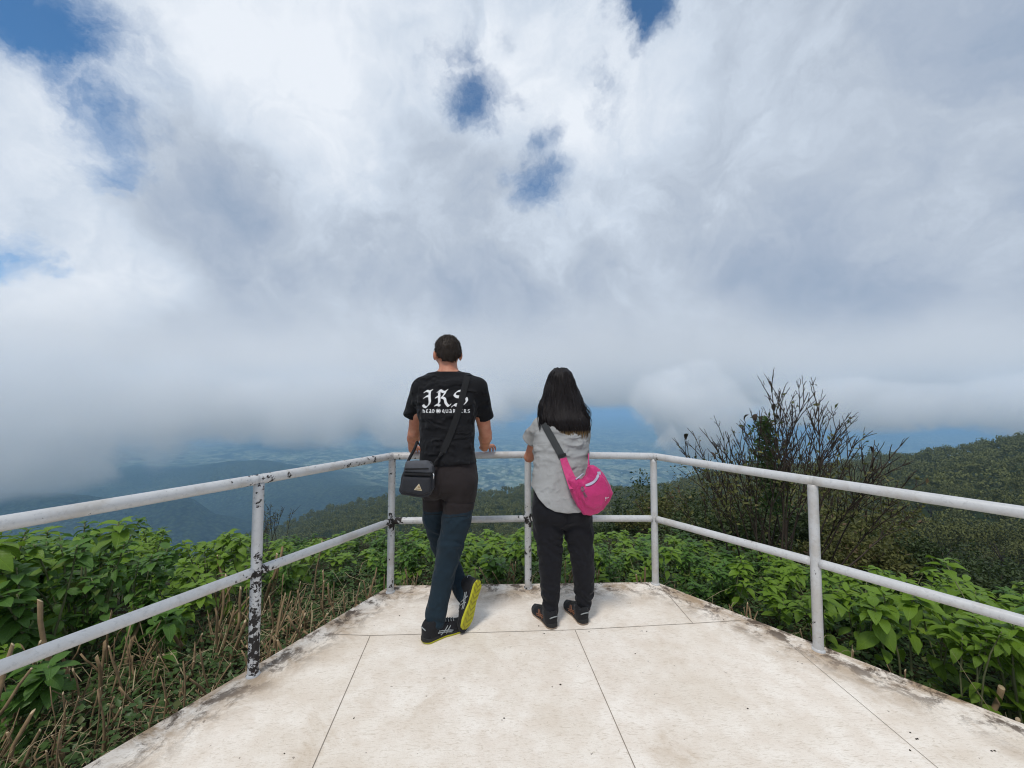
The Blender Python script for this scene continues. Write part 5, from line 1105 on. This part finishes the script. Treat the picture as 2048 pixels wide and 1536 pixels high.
# ------------------------------------------------------------------ the woman
def build_woman():
    A = at; base = np.array((.33, 2.58, 0.0)); root = tag(empty('person', base), 'long haired woman in grey t-shirt and black trousers resting her elbows on the front rail', 'person')
    rp = np.random.default_rng(12)
    trunk = [row(828, 1100, 1146, 2.745, .062), row(836, 1086, 1160, 2.735, .078), row(848, 1076, 1170, 2.725, .094), row(870, 1071, 1173, 2.71, .104), row(900, 1070, 1174, 2.69, .106), row(925, 1070, 1175, 2.665, .106), row(950, 1068, 1177, 2.64, .112), row(980, 1065, 1180, 2.615, .122), row(1010, 1063, 1182, 2.60, .128), row(1034, 1062, 1184, 2.595, .130)]
    pelvis = [row(955, 1072, 1174, 2.63, .10), row(985, 1066, 1179, 2.605, .120), row(1020, 1063, 1183, 2.595, .128), row(1036, 1068, 1181, 2.59, .112), row(1048, 1086, 1164, 2.59, .075), row(1055, 1100, 1150, 2.59, .05)]
    legL = [A(1094, 1035, 2.60), A(1096, 1065, 2.59), A(1100, 1100, 2.575), A(1100.5, 1140, 2.555), A(1101, 1180, 2.54), A(1101, 1215, 2.53), A(1101, 1234, 2.525)]; rL = [.099, .096, .082, .070, .061, .047, .043]
    legR = [A(1154, 1035, 2.60), A(1157, 1065, 2.595), A(1162, 1100, 2.585), A(1166.5, 1140, 2.58), A(1168, 1180, 2.58), A(1167, 1205, 2.58), A(1166, 1216, 2.58)]; rR = [.099, .094, .080, .072, .061, .048, .045]
    shL, shR = A(1082, 850, 2.735), A(1164, 850, 2.735); hc = A(1120.5, 772, 2.80)
    elL, elR = A(1058.5, 914, 2.872), A(1160, 914, 2.90); wrL = np.array((.26, 3.07, 1.075)); wrR = np.array((.37, 3.09, 1.075))
    f = Field((-.05, 2.3, .02), (.80, 3.26, 1.70), .0045)
    head(f, hc, math.radians(-3), h=.112, w=.072, dp=.092, pitch=-.10); f.cone(A(1121, 800, 2.775), A(1122, 832, 2.745), .046, .054, .02); f.loft(trunk[:-2], .03, infl=-.012); f.loft(pelvis, .03, infl=-.030)
    f.chain(legL, np.array(rL) - .024, .03); f.chain(legR, np.array(rR) - .024, .03)
    for sh, el, wr in ((shL, elL, wrL), (shR, elR, wrR)): f.chain([sh, lerp(sh, el, .5), el, lerp(el, wr, .3), wr], [.050, .0435, .036, .037, .025], .015)
    hand(f, wrL, (.75, .62, -.12), (0, -.2, -1), 1, (.3, .5, .4), L=.165); hand(f, wrR + np.array((0, 0, .022)), (-.75, .60, -.12), (0, -.2, -1), -1, (.3, .5, .4), L=.165)
    f.near(lambda x, y, z: .0012 * vnoise(x * 30, y * 30, z * 30)); f.build('body', [M_skin], root)
    mb = MB()
    for s in (-1, 1):
        c = hc + np.array((s * .030, .082, .006)); th = np.linspace(0, np.pi, 7); mb.tube(np.stack([np.full(7, c[0]), np.full(7, c[1]), c[2] - .010 * np.cos(th)], 1), .0100 * np.sin(th) + 1e-4, 10, cap=False)
    mb.V = [local(v, root) for v in mb.V]; mb.build('eyes', bpy.data.materials['eye_white'], root)
    # t-shirt with a curved hem and side slits
    f = Field((0.0, 2.38, .62), (.72, 3.0, 1.45), .0045); f.loft(trunk, .03, infl=.010); f.ell(A(1094, 1018, 2.535), (.092, .070, .105), .05); f.ell(A(1153, 1018, 2.535), (.092, .070, .105), .05); seL, seR = A(1058.5, 880, 2.80), A(1163, 884, 2.83)
    for sh, se in ((shL, seL), (shR, seR)): f.cone(A(1122, 838, 2.74), sh, .058, .052, .03); f.cone(sh, se, .058, .060, .025)
    cx = A(1122, 0, 2.6)[0]
    def fold(x, y, z):
        ph = z * 50 + 6 * np.abs(x - cx) - 3 * (x - cx) + 2.8 * vnoise(x * 5 + 2, y * 5, z * 6) + .8 * vnoise(x * 15, y * 15, z * 13); rd = 1 - np.abs(np.sin(ph)) ** .8
        w = .023 * rd * np.clip((1.20 - z) / .10, 0, 1) * np.clip((z - .82) / .08, .10, 1) * np.clip(.70 + 1.0 * vnoise(x * 4 + 8, y * 4, z * 10), 0, 1)
        dg = .005 * np.sin(((x - cx) * 30 + z * 34) + 2 * vnoise(x * 6, y * 6, z * 6)) * np.clip((z - 1.10) / .1, 0, 1) * np.clip((1.26 - z) / .05, 0, 1)
        return -w * .85 * np.clip(1.3 - np.abs(x - cx) / .17, .25, 1) - dg - .003 * vnoise(x * 12, y * 12, z * 12) - .006 * np.sin(x * 42 + 2 * vnoise(x * 3, y * 3, z * 3)) * np.clip((.86 - z) / .1, 0, 1)
    f.near(fold); f.blur(1); x, y, z = f.grid()
    hem = np.interp((x - cx) / .21, [-1.05, -.98, -.85, -.62, -.35, 0, .35, .6, .85, .98, 1.05], [A(0, 972, 2.60)[2], A(0, 976, 2.59)[2], A(0, 996, 2.50)[2], A(0, 1014, 2.47)[2], A(0, 1024, 2.46)[2], A(0, 1027, 2.46)[2], A(0, 1026, 2.46)[2], A(0, 1019, 2.47)[2], A(0, 1000, 2.5)[2], A(0, 976, 2.59)[2], A(0, 972, 2.6)[2]])
    f.f = np.maximum(f.f, hem - z).astype(np.float32)
    
    for a, b, r in ((shL, seL, .048), (shR, seR, .048)):
        e = (b - a) / np.linalg.norm(b - a); t = (x - b[0]) * e[0] + (y - b[1]) * e[1] + (z - b[2]) * e[2]; rad = np.sqrt((x - b[0] - t * e[0]) ** 2 + (y - b[1] - t * e[1]) ** 2 + (z - b[2] - t * e[2]) ** 2); side = np.sign(b[0] - a[0])
        out = side * (x - a[0]) > -.015; f.f = np.maximum(f.f, np.where((rad < .09) & out, t - .004, -1)).astype(np.float32); f.f = np.maximum(f.f, -np.maximum(np.maximum(rad - r, -.03 - t), np.where(out, -1, 1))).astype(np.float32)
    nk = A(1122, 826, 2.745); f.f = np.maximum(f.f, z - nk[2] - .008).astype(np.float32); f.f = np.maximum(f.f, -np.maximum(np.sqrt((x - nk[0]) ** 2 + (y - nk[1] - .012) ** 2) - .058, nk[2] - .04 - z)).astype(np.float32)
    tee = f.build('t_shirt', [M_grey_tee], root); T = bvh(tee)
    # trousers
    f = Field((0, 2.35, .06), (.80, 2.9, 1.02), .0048); f.loft(pelvis, .03, infl=.0); f.chain(legL, rL, .010); f.chain(legR, rR, .010); f.ell(A(1094, 1022, 2.535), (.080, .055, .085), .04); f.ell(A(1153, 1022, 2.535), (.080, .055, .085), .04); zc = A(0, 1050, 2.5)[2]
    f.near(lambda x, y, z: .012 * np.exp(-((x - cx) / .010) ** 2) * (y < 2.6) * np.clip((zc + .14 - z) / .06, 0, 1) * np.clip((z - zc + .02) / .04, 0, 1))
    def fw(x, y, z):
        kn = np.exp(-((z - .48) / .16) ** 2) * .004 * np.sin(z * 70 + 30 * x + 7 * vnoise(x * 10, y * 10, z * 5)); an = np.exp(-((z - .16) / .09) ** 2) * .008 * np.sin(z * 105 + 16 * x + 5 * vnoise(x * 12, y * 12, z * 5)) * (.35 + 1.5 * vnoise(x * 9, y * 9, z * 12) ** 2)
        return -kn - an - .003 * vnoise(x * 9, y * 9, z * 9) - .002 * vnoise(x * 24, y * 24, z * 12)
    f.near(fw); f.blur(1); tr = f.build('trousers', [M_black_tr], root)
    # shoes
    shoe(root, frame_mat((.262, 2.458, 0), (.150, 2.700, 0), (0, 0, 1)), .262, .045, M_tansole, M_shoeorange, up=.098); shoe(root, frame_mat((.462, 2.502, 0), (.375, 2.755, 0), (0, 0, 1)), .262, .045, M_tansole, M_shoeorange, up=.098)
    # long hair: a soft mass with many separate locks hanging over it
    rows = [row(736, 1110, 1132, 2.80, .035), row(741, 1103, 1140, 2.80, .07), row(750, 1097, 1146, 2.80, .098), row(765, 1091, 1152, 2.797, .112), row(785, 1086, 1158, 2.78, .112), row(805, 1080, 1165, 2.755, .104), row(825, 1077, 1173, 2.725, .098), row(842, 1076, 1180, 2.70, .098), row(849, 1082, 1180, 2.69, .080)]
    f = Field((0.0, 2.5, 1.15), (.75, 2.98, 1.72), .0042); f.loft(rows, .02, p=2.0); x, y, z = f.grid()
    f.f = np.maximum(f.f, (y - np.interp(z, [1.2, 1.42, 1.50, 1.60, 1.66], [2.765, 2.775, 2.80, 2.86, 2.95]))).astype(np.float32)
    f.near(lambda x, y, z: .007 * vnoise(x * 55 + 4 * vnoise(x * 5, y * 5, z * 5), y * 30, z * 5) * np.clip((1.64 - z) / .08, .25, 1) + .011 * vnoise(x * 20 + 3 * z, y * 10, z * 8) * np.clip((1.56 - z) / .12, 0, 1) + .004 * vnoise(x * 130, y * 60, z * 8) + .006 * np.exp(-((x - cx + .008) / .006) ** 2) * np.clip((z - 1.53) / .08, 0, 1))
    ztip = A(0, 866, 2.62)[2]; zr = ztip - base[2]
    M_h = _hairm('long_black_hair', (.0085, .006, .006), (.30, .19, .08), zr); hair = f.build('hair', [M_h], root); TH = bvh(hair); mb = MB(); rs = random.Random(6)
    for i in range(900):
        u = rs.uniform(-1, 1); tilt = rs.gauss(0, .05); z0 = rs.uniform(790, 838) if i > 200 else rs.uniform(742, 790); zend = 850 + 15 * (1 - .45 * abs(u) ** 2) + rs.gauss(0, 9) - (8 if u < -.6 else 0); ys = np.linspace(z0, zend, 12); Q = []
        edge = lambda yy: (np.interp(yy, [736, 750, 765, 785, 805, 825, 842, 860, 875], [1112, 1098, 1092, 1087, 1081, 1078, 1078, 1086, 1096]), np.interp(yy, [736, 750, 765, 785, 805, 825, 842, 860, 875], [1130, 1145, 1151, 1157, 1164, 1172, 1179, 1181, 1176]))
        ph = rs.uniform(0, 6.28); am = rs.uniform(.6, 4.0); last = None
        for yy in ys:
            a, b = edge(yy); x_ = (a + b) / 2 + (b - a) / 2 * np.clip(u + tilt * (yy - z0) / 100, -.97, .97) + am * math.sin((yy - z0) / 13 + ph) * (yy - 740) / 120; h = cast(TH, x_, yy)
            if h is None:
                if last is None: continue
                q = A(x_, yy, last[1] + .001)
            else: q = h[0] + h[1] * .0025
            if last is not None and abs(q[1] - last[1]) > .03: q = A(x_, yy, last[1])
            Q.append(q); last = q
        if len(Q) > 4: r = rs.uniform(.0012, .0042); mb.tube(Q, r * np.interp(np.linspace(0, 1, len(Q)), [0, .2, .75, 1], [.3, 1, .9, .15]), 4, cap=False)
    for i in range(130):       # loose curled ends at the two sides
        sd = rs.choice((-1, 1, 1)); y0 = rs.uniform(800, 835); x0 = (1079 if sd < 0 else 1169) - sd * rs.uniform(0, 8); Q = []; k = rs.uniform(4, 15) * (1.0 if sd > 0 else .45); yl = rs.uniform(28, 50) * (1 if sd > 0 else .75)
        for t in np.linspace(0, 1, 10): Q.append(A(x0 + sd * k * math.sin(t * 2.6) * (1 if t < .9 else .92), y0 + yl * t, 2.675 - .03 * t + .0))
        mb.tube(Q, rs.uniform(.0012, .0028) * np.interp(np.linspace(0, 1, 10), [0, .3, 1], [.4, 1, .15]), 4, cap=False)
    for i in range(26):       # stray hairs round the crown
        a = rs.uniform(-2.6, -.5); c0 = A(1121 + 24 * math.cos(a), 762 + 28 * math.sin(a), 2.79); Q = [c0 + np.array((math.cos(a) * .012 * math.sin(t * 3) + .02 * t * rs.uniform(-1, 1), 0, .010 * math.sin(t * 3) - .03 * t)) for t in np.linspace(0, 1, 6)]; mb.tube(Q, [.0004] * 6, 3, cap=False)
    mb.V = [local(v, root) for v in mb.V]; mb.build('locks', M_h, hair)
    # ---- pink crossbody bag on her right hip
    bag = tag(empty('hobo_bag', A(1180, 1032, 2.46)), 'bright pink slouchy crossbody bag at the right hip of the woman', 'bag')
    def _pink(t, p):
        pos = t.n('ShaderNodeTexCoord').outputs['Object']; c = t.mix(t.noise(pos, 12, 5, .6), (.47, .022, .135), (.56, .034, .175)); t.put(p.inputs['Base Color'], c); p.inputs['Roughness'].default_value = .5; p.inputs['Specular IOR Level'].default_value = .35; p.inputs['Sheen Weight'].default_value = .1
        t.put(p.inputs['Normal'], t.bump(t.m('ADD', t.noise(pos, 26, 4, .6, 1.2), t.m('MULTIPLY', t.noise(pos, 700, 2, .5), .1)), .55, .012))
    M_pink = material('pink_nylon', _pink); M_zip = plain('lilac_grey_zip', (.42, .42, .52), .6, .12, 200); M_strap = plain('grey_webbing', (.045, .048, .050), .85, .25, 300, .4); M_blk = plain('dark_buckle', (.02, .02, .02), .5, .1)
    body = poly_bag('bag_body', [(1136, 958), (1146, 952), (1154, 955), (1163, 959), (1171, 950), (1176, 930), (1186, 929), (1198, 938), (1210, 952), (1220, 971), (1224.5, 985), (1219, 1000), (1207, 1018), (1196, 1027), (1180, 1031), (1166, 1029), (1153, 1012), (1141, 985)], 2.455, .075, M_pink, rnd=.016, pillow=.62, noise=.004, par=bag, tilt=-.10)
    pk = poly_bag('front_pocket', [(1160, 978), (1170, 972), (1188, 964), (1199, 948), (1208, 956), (1217, 972), (1221, 985), (1216, 998), (1204, 1013), (1188, 1020), (1172, 1012), (1162, 996)], 2.395, .030, M_pink, rnd=.010, pillow=.75, noise=.003, par=bag, tilt=-.10)
    off = np.array(bag.location); Tp = BVHTree.FromPolygons([Vector(v) for o in (body, pk) for v in (np.array([q.co for q in o.data.vertices]) + off).tolist()], [tuple(i + o2 for i in p.vertices) for o, o2 in ((body, 0), (pk, len(body.data.vertices))) for p in o.data.polygons])
    def curve(P, n=10): P = np.array(P, float); s = np.linspace(0, len(P) - 1, n * (len(P) - 1)); return np.stack([np.interp(s, range(len(P)), P[:, i]) for i in (0, 1)], 1)
    strap('zip', curve([(1171, 972), (1180, 969.5), (1189, 964.5), (1195, 957), (1198, 949), (1197, 943)]), .0105, M_zip, bag, Tp); strap('zip', curve([(1150, 960), (1158, 956), (1166, 951), (1172, 944)]), .004, M_zip, bag, Tp)
    mb = MB()
    for P in ([(1213.5, 994.5), (1211.5, 994), (1210.5, 996.5), (1212, 999), (1210.8, 1001)], [(1211, 997), (1213, 996.4)], [(1213.5, 997), (1214.5, 995.6), (1215.3, 996), (1216, 994.6), (1216.8, 995), (1217.6, 993.6)]):
        s = np.linspace(0, len(P) - 1, 14); P = np.array(P, float); Q = [h[0] + h[1] * .0008 for h in (cast(Tp, np.interp(q, range(len(P)), P[:, 0]), np.interp(q, range(len(P)), P[:, 1])) for q in s) if h is not None]
        if len(Q) > 3: mb.tube(Q, .0011, 5)
    mb.V = [local(v, bag) for v in mb.V]; mb.build('emblem', M_white_print, bag)
    mb = MB()
    for P, r in (([(1166, 974), (1168, 979), (1165, 983), (1163, 977), (1166, 973)], .0035), ([(1168, 984), (1171, 989), (1174, 993)], .003), ([(1167, 986), (1169, 991), (1171, 996)], .002)):
        Q = [h[0] + h[1] * .004 for h in (cast(Tp, *q) for q in curve(P, 6)) if h is not None]
        if len(Q) > 3: mb.tube(Q, r, 6)
    mb.V = [local(v, bag) for v in mb.V]; mb.build('zip_pull', plain('dull_grey_cord', (.16, .12, .14), .6, .2), bag)
    mb = MB()
    for P in ([(1142, 985), (1150, 977), (1157, 968), (1156, 958)], [(1154, 985), (1158, 1000), (1163, 1014)], [(1150, 975), (1154, 985), (1160, 998)]):
        Q = [h[0] + h[1] * .001 for h in (cast(Tp, *q) for q in curve(P, 8)) if h is not None]
        if len(Q) > 3: mb.tube(Q, .0022, 5)
    mb.V = [local(v, bag) for v in mb.V]; mb.build('piping', M_pink, bag)
    # strap over the left shoulder: dark webbing, then widening pink cloth
    pts = curve([(1088, 846), (1096, 862), (1106, 880), (1115, 897), (1124, 913)], 8); strap('strap', pts, .0235, M_strap, bag, T, off=.004)
    h1 = cast(T, 1124, 911); mb = MB(); e = A(1117, 913.5, 2.6) - A(1131, 908.5, 2.6); e /= np.linalg.norm(e); R = np.stack([e, np.cross((0, 1, 0), e), (0, 1, 0)], 1); R[:, 1] = np.cross(R[:, 2], R[:, 0]); mb.box(h1[0] + h1[1] * .010, (.027, .010, .004), R); mb.V = [local(v, bag) for v in mb.V]; mb.build('buckle', M_blk, bag, smooth=False)
    Q = []; Nn = []
    for t in np.linspace(0, 1, 16):
        px = np.interp(t, [0, .4, .75, 1], [1125, 1132, 1141, 1149]); py = np.interp(t, [0, .4, .75, 1], [913, 935, 956, 976]); h = cast(T, px, py); yy = (h[0][1] if h is not None else 2.52) - .008 - .075 * t ** 2; Q.append(A(px, py, yy)); Nn.append((.1, -1, .1))
    ribbon('strap_panel', np.array(Q), np.array(Nn, float), np.interp(np.linspace(0, 1, 16), [0, .5, 1], [.022, .027, .034]), M_pink, bag, 0.0, .010)
    Q = [A(1180, 940, 2.455), A(1176, 926, 2.49), A(1174, 917, 2.56), A(1176, 905, 2.66), A(1172, 893, 2.76), A(1160, 880, 2.82), A(1140, 868, 2.84), A(1115, 856, 2.835), A(1096, 846, 2.80), A(1087, 840, 2.75), A(1086, 842, 2.70)]
    Nn = [(.7, -.7, 0), (1, -.5, 0), (1, -.2, 0), (1, 0, 0), (.8, .6, 0), (.2, 1, 0), (0, 1, 0), (0, 1, 0), (-.2, .9, .6), (-.2, .2, 1), (-.3, -.5, .8)]
    s = np.linspace(0, 10, 50); Q = np.array(Q); Nn = np.array(Nn, float); Q = np.stack([np.interp(s, range(11), Q[:, i]) for i in range(3)], 1); Nn = np.stack([np.interp(s, range(11), Nn[:, i]) for i in range(3)], 1)
    ribbon('strap', Q, Nn, np.interp(s, [0, 2, 10], [.035, .022, .022]), M_strap, bag); ribbon('strap_panel', Q[:13], Nn[:13], np.interp(s[:13], [0, 2.4], [.040, .024]), M_pink, bag, .004, .006)
build_woman()
# ------------------------------------------------------------------ the air: even haze, and banks of cloud drifting across the valley
HAZE_D = 2.1e-4
def build_air():
    mb = MB(); mb.box((0, 0, -310.0), (17500, 17500, 400.0)); 
    m = bpy.data.materials.new('haze_air'); m.use_nodes = True; t = NT(m.node_tree)
    v = t.n('ShaderNodeVolumePrincipled'); v.inputs['Color'].default_value = (.42, .70, 1.0, 1); v.inputs['Density'].default_value = HAZE_D; v.inputs['Anisotropy'].default_value = .0
    t.L.new(v.outputs[0], t.n('ShaderNodeOutputMaterial').inputs['Volume'])
    tag(mb.build('haze', m, None, smooth=False), kind='stuff')
    def cloud(c, h, dens, scale, a, b, off, thr=(0.0, .35), seed=0.0, slab=False, fade=None):
        """an ellipsoid of cloud whose edge is torn by noise; c centre, h half sizes in metres"""
        m = bpy.data.materials.new('cloud_vapour'); m.use_nodes = True; t = NT(m.node_tree)
        pos = t.n('ShaderNodeTexCoord').outputs['Object']                        # metres, origin at the cloud's centre
        q = t.vm('DIVIDE', pos, tuple(h)); env = t.m('SUBTRACT', 1.0, t.vm('LENGTH', q) if not slab else t.m('POWER', t.vm('DOT_PRODUCT', t.vm('MULTIPLY', q, q), t.vm('MULTIPLY', q, q)), .25))
        p2 = t.vm('ADD', pos, (seed * 913.0, seed * 377.0, seed * 551.0))
        n = t.noise(p2, scale, 6, .60, .6)
        f = t.m('ADD', t.m('MULTIPLY', env, a), t.m('ADD', t.m('MULTIPLY', t.m('SUBTRACT', n, .5), b), off))
        f = t.m('MULTIPLY', f, t.mr(env, 0.0, .22))
        d = t.m('MULTIPLY', t.mr(f, thr[0], thr[1]), dens)
        if fade:                                                                  # thins out upwards
            sz = t.n('ShaderNodeSeparateXYZ'); t.put(sz.inputs[0], pos); wz = t.m('ADD', sz.outputs[2], c[2])
            wz = t.m('ADD', wz, t.m('MULTIPLY', t.m('SUBTRACT', t.noise(p2, .0022, 3, .5), .5), 320.0)); d = t.m('MULTIPLY', d, t.m('POWER', t.mr(wz, fade[1], fade[0], 0, 1, False), 2.0))
        v = t.n('ShaderNodeVolumePrincipled'); v.inputs['Color'].default_value = (1.0, 1.0, 1.0, 1); v.inputs['Anisotropy'].default_value = .0; t.put(v.inputs['Density'], d)
        t.L.new(v.outputs[0], t.n('ShaderNodeOutputMaterial').inputs['Volume'])
        m.cycles.volume_step_rate = 1.0
        mb = MB(); mb.box((0, 0, 0), h); o = mb.build('cloud_bank', m, None, smooth=False); o.location = c; tag(o, kind='stuff')
    cloud((0, 1500, 270), (5200, 560, 310), .0065, .0045, 2.2, 2.2, .10, seed=2, slab=True, fade=(10, 420))
    cloud((-1080, 780, -10), (580, 340, 200), .0085, .0060, 1.0, 3.6, .0, seed=1)
    cloud((-480, 1080, -22), (560, 300, 118), .0090, .0075, 1.0, 3.6, -.03, seed=5)
    cloud((-60, 1150, 0), (300, 220, 66), .0080, .0100, 1.0, 4.0, -.10, seed=7)
    cloud((395, 880, -12), (150, 130, 128), .0240, .012, 1.0, 4.6, -.10, seed=3)
    cloud((880, 1000, -6), (330, 200, 82), .0130, .010, 1.0, 4.0, -.05, seed=4)
    cloud((1420, 1000, -10), (320, 220, 105), .0130, .009, 1.0, 3.6, -.03, seed=6)
build_air()
